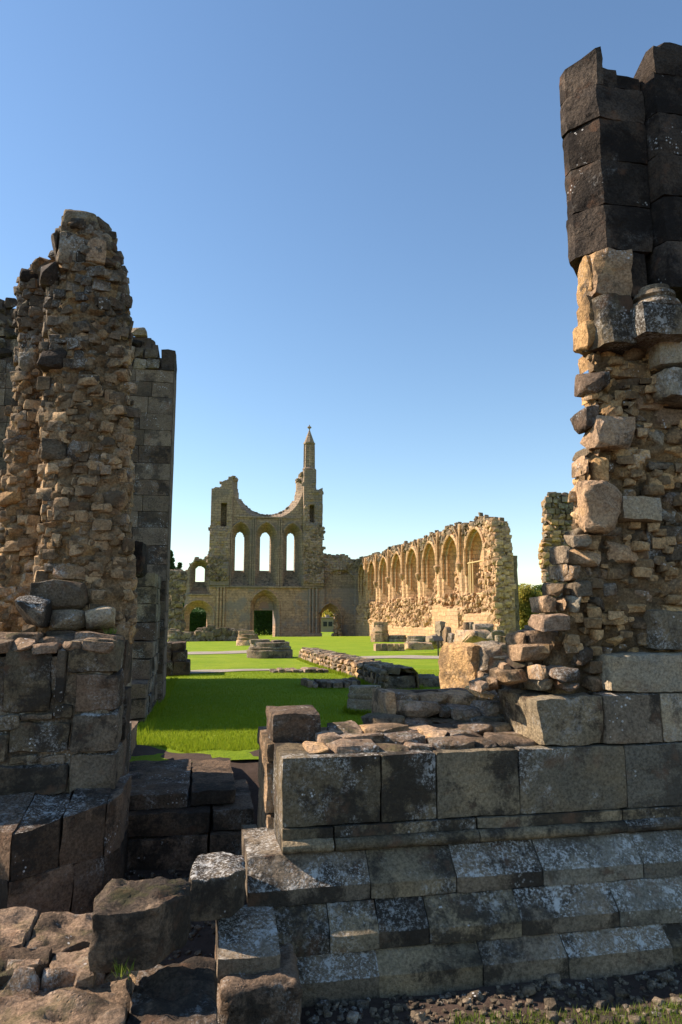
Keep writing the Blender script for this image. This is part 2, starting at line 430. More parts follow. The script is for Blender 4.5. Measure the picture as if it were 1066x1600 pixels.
def lathe(prof, n=28, amp=.0, seed=0, squash=1.0):
    V, Fc = [], []; m = len(prof)
    for i in range(n):
        a = 2 * math.pi * i / n
        for r, z in prof:
            v = Vector((r * math.cos(a), r * math.sin(a) * squash, z))
            if amp: v += nvec(v * 2.2 + Vector((seed, seed * 2, 0))) * amp
            V.append(v)
    for i in range(n):
        for j in range(m - 1):
            a, b = i * m + j, ((i + 1) % n) * m + j
            Fc.append((a, b, b + 1, a + 1))
    Fc.append(tuple(i * m + m - 1 for i in range(n))); Fc.append(tuple(i * m for i in reversed(range(n))))
    return mesh_from(V, Fc, True, 40)
def tube(path, r, n=6, cap=True):
    V, Fc = [], []; k = len(path)
    for i, p in enumerate(path):
        p = Vector(p); a = Vector(path[max(0, i - 1)]); b = Vector(path[min(k - 1, i + 1)])
        t = (b - a).normalized(); up = Vector((0, 0, 1)) if abs(t.z) < .95 else Vector((1, 0, 0))
        s = t.cross(up).normalized(); w = s.cross(t)
        rr = r[i] if isinstance(r, (list, tuple)) else r
        for j in range(n):
            q = 2 * math.pi * j / n
            V.append(p + (s * math.cos(q) + w * math.sin(q)) * rr)
    for i in range(k - 1):
        for j in range(n):
            a, b = i * n + j, i * n + (j + 1) % n
            Fc.append((a, b, b + n, a + n))
    if cap: Fc.append(tuple(reversed(range(n)))); Fc.append(tuple(range((k - 1) * n, k * n)))
    return mesh_from(V, Fc, True, 50)
def rowfill(rng, a, b, w0, w1):
    xs = [a]
    while xs[-1] < b - w0 * .6: xs.append(xs[-1] + rng.uniform(w0, w1))
    k = (b - a) / (xs[-1] - a)
    return [a + (x - a) * k for x in xs]
#=PART2=
# ================================================================ THE SETTING
rng = random.Random(5)
def sheet(name, mat, xs, ys, zf):
    V = [(x, y, zf(x, y)) for y in ys for x in xs]; n = len(xs); Fc = []
    for j in range(len(ys) - 1):
        for i in range(n - 1):
            a = j * n + i; Fc.append((a, a + 1, a + n + 1, a + n))
    return tag(put(name, mesh_from(V, Fc, True, 0), mat), kind='structure')
near_x = list(np.arange(-3, 9.01, .15))
xs = [-900, -300, -100, -40, -15, -6] + near_x + [12, 16, 25, 40, 70, 120, 300, 900]
ys = list(np.arange(6.95, 14, .15)) + list(np.arange(14.2, 40, .6)) + list(np.arange(41, 110, 3)) + [130, 170, 250, 500, 1200]
def lawn_h(x, y):
    z = lawn_z(y) + .018 * noise.noise(Vector((x * 1.1, y * 1.1, 3))) + .05 * noise.noise(Vector((x * .22, y * .22, 8)))
    return z
sheet('lawn', 'lawn', xs, ys, lawn_h)
def soil_h(x, y): return .05 * (y < 3.9) * (x > .2) + .04 * noise.noise(Vector((x * 1.7, y * 1.7, 1))) + (.0 if y < 4.3 else min(.1, (y - 4.3) * .2))
sheet('ground', 'soil', [-900, -100, -20, -6] + list(np.arange(-3, 8, .2)) + [12, 40, 900], [-900, -100, -20, -4, -1] + list(np.arange(0, 6.9, .2)) + [7.02], soil_h)
# soil bank rising from the door sill to the grass
V = []; Fc = []
bx = list(np.arange(-.9, 1.6, .1)); prof = [(6.0, .1), (6.35, .32), (6.7, .5), (7.05, .56), (7.35, .552), (7.5, .535)]
for y, z in prof:
    for x in bx:
        e = .25 * max(0, -.12 - x) if y > 7 else 0
        V.append((x, y + e * 4 + .08 * noise.noise(Vector((x * 3, y, 4))), z + .03 * noise.noise(Vector((x * 4, y * 4, 2)))))
n = len(bx)
for j in range(len(prof) - 1):
    for i in range(n - 1): a = j * n + i; Fc.append((a, a + 1, a + n + 1, a + n))
tag(put('soil_bank', mesh_from(V, Fc, True, 0), 'soil'), kind='structure')
def strip(name, mat, left, right, dz=.02):
    V = []; Fc = []
    for a, b in zip(left, right):
        for k in range(5):
            p = a.lerp(b, k / 4)
            p = p + Vector((noise.noise(p * 1.3) * .12, noise.noise(p * 1.3 + Vector((9, 0, 0))) * .25, 0))
            V.append((p.x, p.y, lawn_h(p.x, p.y) + dz))
    for i in range(len(left) - 1):
        for k in range(4): a = i * 5 + k; Fc.append((a, a + 1, a + 6, a + 5))
    return tag(put(name, mesh_from(V, Fc, True, 0), mat), kind='structure')
def px_strip(name, top, bot, mat='gravel'):
    n = 24
    tx = [p[0] for p in top]; ty = [p[1] for p in top]; bx_ = [p[0] for p in bot]; by = [p[1] for p in bot]
    L, R = [], []
    for i in range(n + 1):
        x = top[0][0] + (top[-1][0] - top[0][0]) * i / n
        L.append(on_lawn(x, float(np.interp(x, bx_, by)))); R.append(on_lawn(x, float(np.interp(x, tx, ty))))
    return strip(name, mat, L, R)
px_strip('path', [(255, 1020), (390, 1017)], [(255, 1024), (390, 1021)])
px_strip('path', [(255, 1051), (330, 1048), (430, 1046)], [(255, 1055), (330, 1052), (430, 1049)])
px_strip('path', [(530, 1027), (600, 1026), (740, 1026)], [(530, 1031), (600, 1030), (740, 1030)])

# grass blades close to the camera
def blades(name, mat, pts, h0, h1, w, lean=.5):
    n = len(pts); P = np.array(pts)
    r = np.random.RandomState(4)
    a = r.rand(n) * 6.283; h = h0 + (h1 - h0) * r.rand(n); ln = lean * h * r.rand(n); b = r.rand(n) * 6.283
    dx, dy = np.cos(a) * w, np.sin(a) * w
    V = np.empty((n, 3, 3)); V[:, 0] = P; V[:, 1] = P; V[:, 2] = P
    V[:, 0, 0] -= dx; V[:, 0, 1] -= dy; V[:, 1, 0] += dx; V[:, 1, 1] += dy
    V[:, 2, 0] += np.cos(b) * ln; V[:, 2, 1] += np.sin(b) * ln; V[:, 2, 2] += h
    V[:, 0:2, 2] -= .004
    me = bpy.data.meshes.new('mesh'); me.vertices.add(n * 3); me.loops.add(n * 3); me.polygons.add(n)
    me.vertices.foreach_set('co', V.reshape(-1)); me.loops.foreach_set('vertex_index', np.arange(n * 3, dtype=np.int32))
    me.polygons.foreach_set('loop_start', np.arange(0, n * 3, 3, dtype=np.int32)); me.update(); me.validate()
    return put(name, me, mat)
pts = []
for _ in range(150000):
    y = 7.0 + 13 * rng.random() ** 1.7
    u = rng.uniform(205, 760); r = ray(u, 1000); x = r[0] / r[1] * y
    if y < 7.5 + max(0, -.12 - x) * 1.0 + .1 * noise.noise(Vector((x * 4, 0, 0))) and x > -1.0: continue
    pts.append((x, y, lawn_h(x, y)))
tag(blades('grass', 'blade', pts, .018, .045, .0035), 'short mown green grass covering the nave floor', 'grass', kind='stuff')
pts = []
for _ in range(9000):
    x = rng.uniform(1.15, 3.2); y = rng.uniform(2.9, 3.40 - .04 * (x - 1.2))
    if rng.random() < .6 * max(0, noise.noise(Vector((x * 4, y * 4, 0)))): continue
    pts.append((x, y, soil_h(x, y)))
tag(blades('grass', 'blade_dry', pts, .012, .045, .0025, .7), 'grass verge at the foot of the stepped plinth', 'grass', kind='stuff')

# ================================================================ WEST FRONT (far end of the nave)
YF = 95.0
def fx(px, py): v = at_y(px, py, YF); return v.x, v.z
front = thing('abbey_front', 'ruined abbey west front with three tall lancets, broken rose window and pinnacle', 'church front', (8.3, YF, -1.0))
A = np.arange(-2.4, 21.21, .1); Z = np.arange(-1.3, 22.6, .1)
prof = [fx(*p) for p in [(288, 905), (291, 893), (297, 881), (306, 873), (318, 873), (324, 868), (326, 860), (326.6, 822), (329, 820), (329.6, 764), (345, 761), (346, 753), (356, 751), (357, 745), (371.5, 744), (373, 746), (462, 748), (463.5, 748), (468, 747), (469, 738), (475, 735), (494, 734), (494.6, 766), (503.6, 763), (504.4, 865), (515, 867), (538, 867), (548, 874), (562, 873)]]
ztop = np.interp(A, [p[0] for p in prof], [p[1] for p in prof])
ztop = ztop + np.array([.18 * noise.noise(Vector((a * 1.7, 5, 0))) + .12 * noise.noise(Vector((a * 6, 7, 0))) for a in A])
def arch_a(dx, z, s, K):
    dx = np.abs(dx); dz = np.maximum(z - s, 0)
    if K == 1: up = np.sqrt(dx * dx + dz * dz)
    else:
        qa, qb, qc = (1 - 2 * K), 2 * (K - 1) * dx, dx * dx + dz * dz
        up = (-qb - np.sqrt(qb * qb - 4 * qa * qc)) / (2 * qa)
    return np.where(z < s, dx, up)
AA, ZZ = np.meshgrid(A, Z, indexing='ij')
CA, CZ = AA[:-1, :-1] + .05, ZZ[:-1, :-1] + .05
mask = CZ < np.minimum(ztop[:-1], ztop[1:])[:, None]
depth = np.zeros_like(AA)
RX, RZ, RR = 8.3, 19.72, 4.1
cr = np.hypot(CA - RX, CZ - RZ); mask &= ~((cr < RR) | ((np.abs(CA - RX) < 3.9) & (CZ > RZ - 2)))
mask &= ~((CZ > 15.75 + .15 * np.sin(CA * 5)) & (np.abs(CA - RX) < 1.2))
vr = np.hypot(AA - RX, ZZ - RZ)
depth = np.maximum(depth, np.clip((RR + .75 - vr) / .75, 0, 1) * 1.1 * (np.abs(AA - RX) < 5.2) * (ZZ < RZ + 1.5))
sills = []
def opening(cx, a0, a1, s, K, zb, zs, D):
    """splayed opening: clear half width a0, outer a1, springing s, clear bottom zb, splay bottom zs"""
    global depth, mask
    a = arch_a(AA - cx, ZZ, s, K)
    d = np.clip((a1 - a) / (a1 - a0), 0, 1) * D
    if zb > zs: d = np.minimum(d, np.clip((ZZ - zs) / (zb - zs), 0, 1) * D)
    d = np.where(ZZ < zs, 0, d); depth = np.maximum(depth, d)
    mask &= ~((arch_a(CA - cx, CZ, s, K) < a0) & (CZ > zb))
    if zb > zs:
        t = (zb - CZ) / (zb - zs)
        sills.append((t > -.02) & (t < 1) & (np.abs(CA - cx) < a0 + t * (a1 - a0)))
for px0, px1, ptop in ((369, 382, 827.5), (408.3, 423.8, 828), (451, 463, 829.5)):
    x0, zb = fx(px0, 890); x1, _ = fx(px1, 890); zt = fx((px0 + px1) / 2, ptop)[1]
    a0 = (x1 - x0) / 2; a1 = a0 + .78; cx = (x0 + x1) / 2 - .05
    opening(cx, a0, a1, zt - 1.35 * a0 * 1.1, 1.45, zb, 5.85, 2.0)
LANC = [(fx(375.5, 890)[0], 2), (fx(416, 890)[0], 2), (fx(457, 890)[0], 2)]
xl, zbl = fx(311.5, 908)
opening(fx(312.5, 900)[0], .62, 1.25, fx(312, 884)[1] - .55, 1.0, zbl, fx(312, 928)[1], 1.6)
opening(fx(413.5, 990)[0], 1.28, 1.95, 2.9, 1.3, -1.4, -1.4, 1.7)
opening(fx(309, 990)[0], 1.1, 2.0, 1.9, 1.0, -1.4, -1.4, 1.6)
opening(fx(516, 990)[0], .95, 1.55, 1.55, 1.35, -1.4, -1.4, 1.7)
for sx, (p0, p1), (q0, q1) in ((0, (346.5, 353), (787, 823)), (0, (484, 490), (790, 817))):
    x0, zt = fx(p0, q0); x1, zb = fx(p1, q1)
    ins = (AA > x0) & (AA < x1) & (ZZ < zt) & (ZZ > zb); depth = np.where(ins, np.maximum(depth, .9), depth)
# blind vault scar on the right aisle end
sc_a = arch_a(AA - 18.4, ZZ, 6.0, 1.0); depth = np.where((sc_a < 2.1) & (ZZ > -1) & (ZZ < 9.5) & (depth < .05), .35, depth)
# turrets stand forward of the wall, scars are rough
tl = (AA > .4) & (AA < 3.6) & (ZZ > 5.9) & (depth < .01); tr_ = (AA > 13.2) & (AA < 16.1) & (ZZ > 5.9) & (depth < .01)
nz1 = noise_grid(A, Z, .55, 3, 5)
depth = depth + np.where(tl | tr_, -.45, 0) + .05 * nz1
tri = (np.abs(AA - 14.6) < .25 + .30 * np.clip(20.2 - ZZ, 0, 5)) & (ZZ > 6.2) & (ZZ < 20.2) & (AA > 13.0)
tri |= (AA < 3.2) & (AA > .3) & (ZZ > 6.5) & (ZZ < 14.5)
tri |= (AA > 15.9) & (ZZ > 7.6)
depth = depth + np.where(tri, .38 * nz1 + .12 * noise_grid(A, Z, 2.2, 9, 2), 0)
frontY = YF + depth; backY = np.full_like(depth, YF + 2.25)
sill_any = np.zeros_like(mask)
for sm in sills: sill_any |= sm
cut = CZ < 5.65
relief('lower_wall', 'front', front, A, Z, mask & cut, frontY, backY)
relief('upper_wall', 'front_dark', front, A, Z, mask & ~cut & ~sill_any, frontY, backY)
for sm in sills: relief('sill', 'rubble_top', front, A, Z, mask & sm, frontY, backY)
def arch_path(cx, a, s, K, zb, y, n=10):
    pl = []
    tmax = math.acos((K - 1) / K) if K > 1 else math.pi / 2
    for i in range(n + 1):
        t = tmax * i / n; pl.append((K * a * math.cos(t) - (K - 1) * a, s + K * a * math.sin(t)))
    right = [(cx + u, y, z) for u, z in pl]; left = [(cx - u, y, z) for u, z in reversed(pl)]
    return [(cx + a, y, zb)] + right + left[1:] + [(cx - a, y, zb)]
for (px0, px1, ptop) in ((369, 382, 827.5), (408.3, 423.8, 828), (451, 463, 829.5)):
    x0, zb = fx(px0, 890); x1, _ = fx(px1, 890); zt = fx((px0 + px1) / 2, ptop)[1]
    a0 = (x1 - x0) / 2; a1 = a0 + .78
    put('arch_moulding', tube(arch_path((x0 + x1) / 2 - .05, a1 + .08, zt - 1.35 * a0 * 1.1, 1.45, 5.9, YF - .04), .12), 'front_dark', front)
for cx, a, s, K, zb in ((fx(413.5, 990)[0], 2.0, 2.9, 1.3, -.9), (fx(309, 990)[0], 2.05, 1.9, 1.0, -.9), (fx(516, 990)[0], 1.6, 1.55, 1.35, -.9)):
    put('arch_moulding', tube(arch_path(cx, a, s, K, zb, YF - .03), .11), 'front', front)
    put('arch_moulding', tube(arch_path(cx, a - .32, s, K, zb, YF + .72), .09), 'front', front)
for c in (fx(340, 950)[0], fx(345, 950)[0], fx(350, 950)[0], fx(484, 950)[0], fx(489, 950)[0], fx(495, 950)[0]):
    put('wall_shaft', tube([(c, YF - .12, -1.0), (c, YF - .12, 5.6)], .17, 8), 'front', front)
for c in (fx(395.5, 860)[0], fx(398.5, 860)[0], fx(436, 860)[0], fx(439, 860)[0], fx(361, 860)[0], fx(474, 860)[0]):
    put('wall_shaft', tube([(c, YF - .1, 5.8), (c, YF - .1, 15.0)], .11, 8), 'front_dark', front)
def bar(parent, name, mat, x0, x1, y0, y1, z0, z1, amp=.015):
    SEED[0] += 1
    me = block_mesh((x1 - x0, y1 - y0, z1 - z0), .03, .35, amp, SEED[0])
    return put(name, me, mat, parent, ((x0 + x1) / 2, (y0 + y1) / 2, (z0 + z1) / 2))
bar(front, 'string_course', 'front_dark', 1.0, 15.9, YF - .34, YF + .2, 5.6, 5.86)
bar(front, 'string_course', 'front_dark', 4.3, 12.6, YF - .2, YF + .2, 15.0, 15.22)
bar(front, 'string_course', 'front_dark', -2.0, 1.0, YF - .2, YF + .1, fx(312, 929)[1] - .1, fx(312, 929)[1] + .1)
for x0, x1 in ((1.2, 3.5), (13.4, 15.8)):
    bar(front, 'plinth', 'front', x0, x1, YF - .42, YF + .1, -1.2, -.4, .03)
# tympanum and lintel of the middle door
cxd = fx(413.5, 990)[0]
bar(front, 'lintel', 'front', cxd - 1.32, cxd + 1.32, YF + 1.5, YF + 1.9, 2.62, 2.9)
AT = np.arange(cxd - 1.4, cxd + 1.41, .1); ZT = np.arange(2.9, 5.0, .1)
TA, TZ = np.meshgrid(AT, ZT, indexing='ij'); TC, TCZ = TA[:-1, :-1] + .05, TZ[:-1, :-1] + .05
inn = arch_a(TC - cxd, TCZ, 3.0, 1.3) < .68
tm = (arch_a(TC - cxd, TCZ, 2.9, 1.3) < 1.3)
relief('tympanum', 'front', front, AT, ZT, tm & ~inn, np.full_like(TA, YF + 1.5), np.full_like(TA, YF + 1.9))
relief('tympanum_panel', 'plaster', front, AT, ZT, tm & inn, np.full_like(TA, YF + 1.62), np.full_like(TA, YF + 1.8))
# pinnacle
px_, pz0 = fx(484.6, 734); pzt = fx(484.6, 691)[1]; ptip = fx(484.6, 668)[1]
pin = put('pinnacle', lathe([(.85, pz0 - 2.9), (.85, pz0), (.95, pz0 + .1), (.95, pz0 + .3), (.72, pz0 + .5), (.68, pzt - .2), (.84, pzt - .1), (.84, pzt + .1), (.74, pzt + .14), (.10, ptip - .25), (.08, ptip - .1)], 8, .02), 'front_dark', front, (px_, YF + .85, 0))
put('finial', lathe([(.08, 0), (.09, .25), (.26, .34), (.3, .44), (.26, .54), (.09, .6), (.07, .8)], 8), 'front_dark', pin, (px_, YF + .85, ptip - .2))
for k in range(8):
    a = math.pi / 8 * (2 * k + 1)
    put('colonnette', tube([(px_ + .76 * math.cos(a + .39), YF + .85 + .76 * math.sin(a + .39), pz0 + .45), (px_ + .73 * math.cos(a + .39), YF + .85 + .73 * math.sin(a + .39), pzt - .2)], .07, 6), 'front_dark', pin)
# ragged wall tops
items = []
for a, zt in zip(A[::3], ztop[::3]):
    if 4.1 < a < 12.3: continue
    if a < -2.1: continue
    for _ in range(2):
        s = rng.uniform(.13, .3); items.append(((a + rng.uniform(-.1, .1), YF + rng.uniform(-.1, 2.0), zt + rng.uniform(-.45, .05)), (s * 1.4, s * 1.2, s), rng.uniform(0, 3)))
for _ in range(130):
    x = rng.uniform(.4, 3.0); z = rng.uniform(6.5, 9.5); s = rng.uniform(.12, .26); items.append(((x, YF - .4, z), (s * 1.4, s, s), rng.uniform(0, 3)))
for _ in range(220):
    x = rng.uniform(13.4, 16.0); z = rng.uniform(6.2, 14.5); s = rng.uniform(.10, .22); items.append(((x, YF - .45, z), (s * 1.5, s * .7, s), rng.uniform(-.3, .3)))
for _ in range(160):
    a = rng.uniform(RX - 3, RX + 3); z = RZ - math.sqrt(max(.1, (RR + .05) ** 2 - (a - RX) ** 2)); s = rng.uniform(.06, .14)
    items.append(((a, YF + rng.uniform(.9, 2.1), z), (s * 1.4, s, s), rng.uniform(0, 3)))
joined_rubble('rubble', 'rubble_top', front, items)
# broken door jamb standing in the right-hand door
items = []
xj = fx(524, 990)[0]
for _ in range(60):
    t = rng.random(); s = rng.uniform(.15, .3)
    items.append(((xj + .75 * (1 - t) * rng.uniform(-.6, .9), YF - .6 + rng.uniform(-.4, .4), -.9 + 2.9 * t * rng.uniform(.2, 1)), (s * 1.3, s, s), rng.uniform(0, 3)))
joined_rubble('broken_jamb', 'rubble_far', front, items)

# ================================================================ NORTH AISLE WALL
XA = 20.9
aisle = thing('aisle_wall', 'long sunlit sandstone aisle wall with a row of tall blind arches', 'wall', (XA, 70, -.5))
A = np.arange(48.0, 95.01, .16); Z = np.arange(-1.2, 10.9, .16)
tp = [(48.0, 6.3), (48.25, 7.4), (48.6, 8.6), (49.0, 9.0), (49.8, 9.1), (50.6, 9.25), (51.2, 9.45), (52.0, 9.4), (52.8, 9.15), (55, 9.35), (56.3, 9.6), (58, 9.55), (59, 9.25), (62, 9.5), (66, 9.3), (72, 9.4), (76, 9.5), (82, 9.3), (88, 9.5), (95, 9.5)]
ztop = np.interp(A, [p[0] for p in tp], [p[1] for p in tp]) + np.array([.3 * noise.noise(Vector((a * .9, 15, 0))) + .18 * noise.noise(Vector((a * 3, 17, 0))) for a in A])
AA, ZZ = np.meshgrid(A, Z, indexing='ij'); CA, CZ = AA[:-1, :-1] + .08, ZZ[:-1, :-1] + .08
mask = CZ < np.minimum(ztop[:-1], ztop[1:])[:, None]
dep = np.zeros_like(AA); n1 = noise_grid(A, Z, .5, 21, 5); n2 = noise_grid(A, Z, 1.6, 22, 3)
BAYS = [52.2, 57.8, 63.5, 69.2, 75.0, 80.8, 86.8, 92.4]
for k, c in enumerate(BAYS):
    a = arch_a(AA - c, ZZ, 6.55, 1.1)
    zb = 2.9 if k < 3 else 2.6
    t = np.clip((2.05 - a) / .55, 0, 1)
    d = t * .95
    d = np.where(ZZ > zb, d, np.maximum(0, d - (zb - ZZ) * .8))
    dep = np.maximum(dep, d)
    # robbed facing low in the recess
    rob = (a < 1.4) & (ZZ < 5.5 + 1.5 * n1) & (ZZ > 2.2)
    if k in (0, 1, 2, 4): dep = dep + np.where(rob, .2 * n2 - .1, 0)
low = np.clip((3.6 + .9 * n1 - ZZ) / .8, 0, 1)
dep = dep + low * (-.25 + .40 * n2 + .2 * n1)
ash = ((ZZ < .75) | ((np.abs(AA - 58.5) < 3.4) & (ZZ < 2.8 + .4 * n1)) | ((np.abs(AA - 51) < 3.0) & (ZZ < 2.1)))
dep = np.where(ash, -.45 + .03 * n1, dep)
for c in [(BAYS[i] + BAYS[i + 1]) / 2 for i in range(7)]:
    pil = (np.abs(AA - c) < .42) & (ZZ > 3.0) & (ZZ < 9.3); dep = np.where(pil, dep - .22, dep)
dep = dep + np.where(ZZ > 8.8, .22 * n2, .04 * n1)
end = np.clip((49.6 - AA) / 1.2, 0, 1); dep = dep + end * (.35 * n2 + .3)
relief('wall_face', 'aisle', aisle, A, Z, mask, XA + dep, np.full_like(dep, XA + 1.25), axis=1)
for k, c in enumerate(BAYS):
    pth = [(XA - .05, c + (x), z) for x, _, z in arch_path(0, 2.08, 6.55, 1.1, 5.2, 0)]
    put('arch_moulding', tube(pth, .15, 6), 'aisle', aisle)
    pth = [(XA + .30, c + (x), z) for x, _, z in arch_path(0, 1.80, 6.55, 1.1, 4.6, 0)]
    put('arch_moulding', tube(pth, .10, 6), 'aisle', aisle)
for i, c in enumerate([(BAYS[i] + BAYS[i + 1]) / 2 for i in range(7)]):
    zc = 6.0 + .2 * math.sin(i * 2.3)
    put('corbel', lathe([(.08, -.55), (.2, -.35), (.34, 0), (.36, .12), (.30, .2)], 10, .02, i), 'rubble_far', aisle, (XA - .28, c, zc))
    for d in (-.16, .16):
        put('vault_shaft', tube([(XA - .30, c + d, zc + .2), (XA - .30, c + d * 1.6, 8.2), (XA - .42, c + d * 4, 9.3)], .11, 6), 'aisle', aisle)
# scaffold props in the nearest bay
for y, z0, z1 in ((53.9, 2.6, 6.2), (53.6, 2.9, 6.4), (54.4, 2.3, 6.0), (50.6, 2.9, 6.4), (53.1, 2.9, 6.3)):
    put('timber_prop', tube([(XA + .12, y, z0), (XA + .12, y, z1)], .06, 5), plain_mat('pale_timber', (.48, .36, .18)) if 'timber' not in M else M['timber'], aisle)
    M.setdefault('timber', bpy.data.materials['pale_timber'])
for z in (3.6, 6.1):
    put('timber_prop', tube([(XA + .08, 50.4, z), (XA + .08, 54.5, z)], .06, 5), 'timber', aisle)
items, dark = [], []
for _ in range(900):
    y = rng.uniform(48.0, 95); z = float(np.interp(y, A, ztop)) + rng.uniform(-1.0, .12); s = rng.uniform(.10, .24)
    if any(abs(y - c) < 1.9 and z < 6.55 + 2.25 * math.sqrt(max(0, 1 - ((y - c) / 2.05) ** 2)) for c in BAYS): continue
    dark.append(((XA + rng.uniform(-.05, 1.1) * (rng.random() < .5), max(y, 48.6), z), (s, s * 1.5, s), rng.uniform(-.5, .5)))
for _ in range(1500):
    y = rng.uniform(48.0, 90); z = rng.uniform(.7, 3.6)
    if abs(y - 58.5) < 3.4 and z < 2.9: continue
    if abs(y - 51) < 3.0 and z < 2.2: continue
    s = rng.uniform(.09, .22); items.append(((XA - .2 + rng.uniform(-.15, .3), y, z), (s, s * 1.4, s), rng.uniform(-.5, .5)))
for _ in range(700):
    z = rng.uniform(-.3, 9.0); y0 = float(np.interp(z, [p[1] for p in tp[:4]], [p[0] for p in tp[:4]])) if z > 6.3 else 48.0
    s = rng.uniform(.11, .26)
    if rng.random() < .6: items.append(((XA + rng.uniform(-.1, 1.0), y0 + rng.uniform(-.1, .3), z), (s * 1.3, s, s * .8), rng.uniform(-.4, .4)))
    else: items.append(((XA + rng.uniform(-.12, .1), rng.uniform(y0, 50.0), z), (s, s * 1.4, s * .8), rng.uniform(-.4, .4)))
for k in (0, 1, 2, 4):
    for _ in range(90):
        y = BAYS[k] + rng.uniform(-1.4, 1.4); z = rng.uniform(2.6, 5.2); s = rng.uniform(.08, .2)
        items.append(((XA + .8, y, z), (s, s * 1.4, s), rng.uniform(-.5, .5)))
joined_rubble('rubble', 'rubble_far', aisle, items); joined_rubble('rubble_top', 'rubble_top', aisle, dark)
bar(aisle, 'buttress', 'rubble_top', XA + .8, XA + 1.7, 48.3, 49.4, -.4, 6.3, .06)
for o in list(aisle.children): pass
#=PART3=
# ================================================================ TREES, HEDGE, COTTAGE
def tree(name, label, x, y, z0, h, rad, mat, n=9000, leaf=.22, conifer=False, seed=1, group='trees beyond the ruins'):
    r = random.Random(seed)
    t = thing(name, label, 'tree', (x, y, z0), group)
    put('trunk', tube([(x, y, z0 - .3), (x + .1, y, z0 + h * .3), (x - .1, y + .1, z0 + h * .75)], [h * .028 + .05, h * .02, h * .006], 8), 'bark', t)
    cl = []
    for i in range(46):
        if conifer:
            f = r.random() ** .8; a = r.uniform(0, 6.28); R = rad * (1 - f) * r.uniform(.4, 1.0)
            cl.append((Vector((x + R * math.cos(a), y + R * math.sin(a), z0 + h * (.08 + .92 * f))), .32 * rad * (1 - f * .75)))
        else:
            d = Vector((r.gauss(0, 1), r.gauss(0, 1), r.gauss(0, .8))).normalized() * r.uniform(.35, 1.0)
            cl.append((Vector((x + d.x * rad, y + d.y * rad, z0 + h * .58 + d.z * h * .42)), rad * r.uniform(.2, .38)))
    for i in range(0, 46, 5):
        put('limb', tube([(x, y, z0 + h * .3), tuple(Vector((x, y, z0 + h * .45)).lerp(cl[i][0], .5)), tuple(cl[i][0])], [h * .012, h * .008, .02], 5), 'bark', t)
    V, Fc = [], []
    for i in range(n):
        c, cr_ = r.choice(cl)
        d = Vector((r.gauss(0, 1), r.gauss(0, 1), r.gauss(0, .8))).normalized() * (r.random() ** .4) * cr_
        p = c + d; s = leaf * r.uniform(.6, 1.3)
        u = Vector((r.gauss(0, 1), r.gauss(0, 1), r.gauss(0, 1))).normalized(); w = u.orthogonal().normalized()
        k = len(V); V += [p - u * s, p + w * s * .6, p + u * s, p - w * s * .6]; Fc.append((k, k + 1, k + 2, k + 3))
    put('crown', mesh_from(V, Fc, False), mat, t)
    return t
gz = lawn_z(105)
def place(px, py_top, Y): v = at_y(px, py_top, Y); return v.x, v.z - gz
x, h = place(824, 904, 74)
tree('broadleaf_tree', 'golden-green tree glimpsed between the aisle wall end and the slim rubble pier', x, 74, gz, h, 2.8, 'leaf_gold', 14000, .15, seed=3)
x, h = place(845, 912, 90)
tree('broadleaf_tree', 'greener tree tucked right against the slim rubble pier', x, 90, gz, h, 3.4, 'leaf_mid', 9000, .26, seed=4)
x, h = place(808, 925, 80)
tree('broadleaf_tree', 'low bushy tree hard behind the end of the aisle wall', x, 80, gz, h, 2.4, 'leaf_mid', 8000, .24, seed=14)
x, h = place(266, 862, 125)
tree('conifer_tree', 'dark conifer showing above the ruin left of the west front', x, 125, gz, h, 3.4, 'leaf_dark', 9000, .3, True, seed=5)
x, h = place(281, 880, 130)
tree('conifer_tree', 'small dark conifer behind the left edge of the west front', x, 130, gz, h, 3.0, 'leaf_dark', 7000, .3, True, seed=6)
x, h = place(413, 944, 122)
tree('yew_tree', 'dense dark yew filling the middle doorway', x, 122, gz, h, 4.2, 'leaf_dark', 14000, .26, seed=7)
x, h = place(312, 950, 118)
tree('yew_tree', 'dark yew seen through the round-arched left doorway', x, 118, gz, h, 3.6, 'leaf_dark', 12000, .26, seed=8)
x, h = place(515, 952, 150)
tree('broadleaf_tree', 'golden tree above the cottage roof in the right doorway', x, 150, gz, h, 5.5, 'leaf_gold', 9000, .4, seed=9)
def hedge(px0, px1, py, Y, label, seed):
    a, b = at_y(px0, py, Y), at_y(px1, py, Y); r = random.Random(seed)
    V, Fc = [], []
    for i in range(9000):
        p = Vector((r.uniform(a.x, b.x), Y + r.uniform(-.9, .9), gz + (a.z - gz) * r.random() ** .7 + r.uniform(-.1, .1))); s = r.uniform(.08, .17)
        u = Vector((r.gauss(0, 1), r.gauss(0, 1), r.gauss(0, 1))).normalized(); w = u.orthogonal().normalized()
        k = len(V); V += [p - u * s, p + w * s * .6, p + u * s, p - w * s * .6]; Fc.append((k, k + 1, k + 2, k + 3))
    t = thing('hedge', label, 'hedge', ((a.x + b.x) / 2, Y, gz))
    put('foliage', mesh_from(V, Fc, False), 'leaf_dark', t)
    for i in range(5):
        x = a.x + (b.x - a.x) * (i + .5) / 5; put('stem', tube([(x, Y, gz - .2), (x + .1, Y, gz + (a.z - gz) * .7)], [.09, .04], 6), 'bark', t)
hedge(394, 434, 950, 112, 'clipped dark hedge behind the middle doorway', 1)
hedge(292, 330, 955, 112, 'dark hedge behind the left doorway', 2)
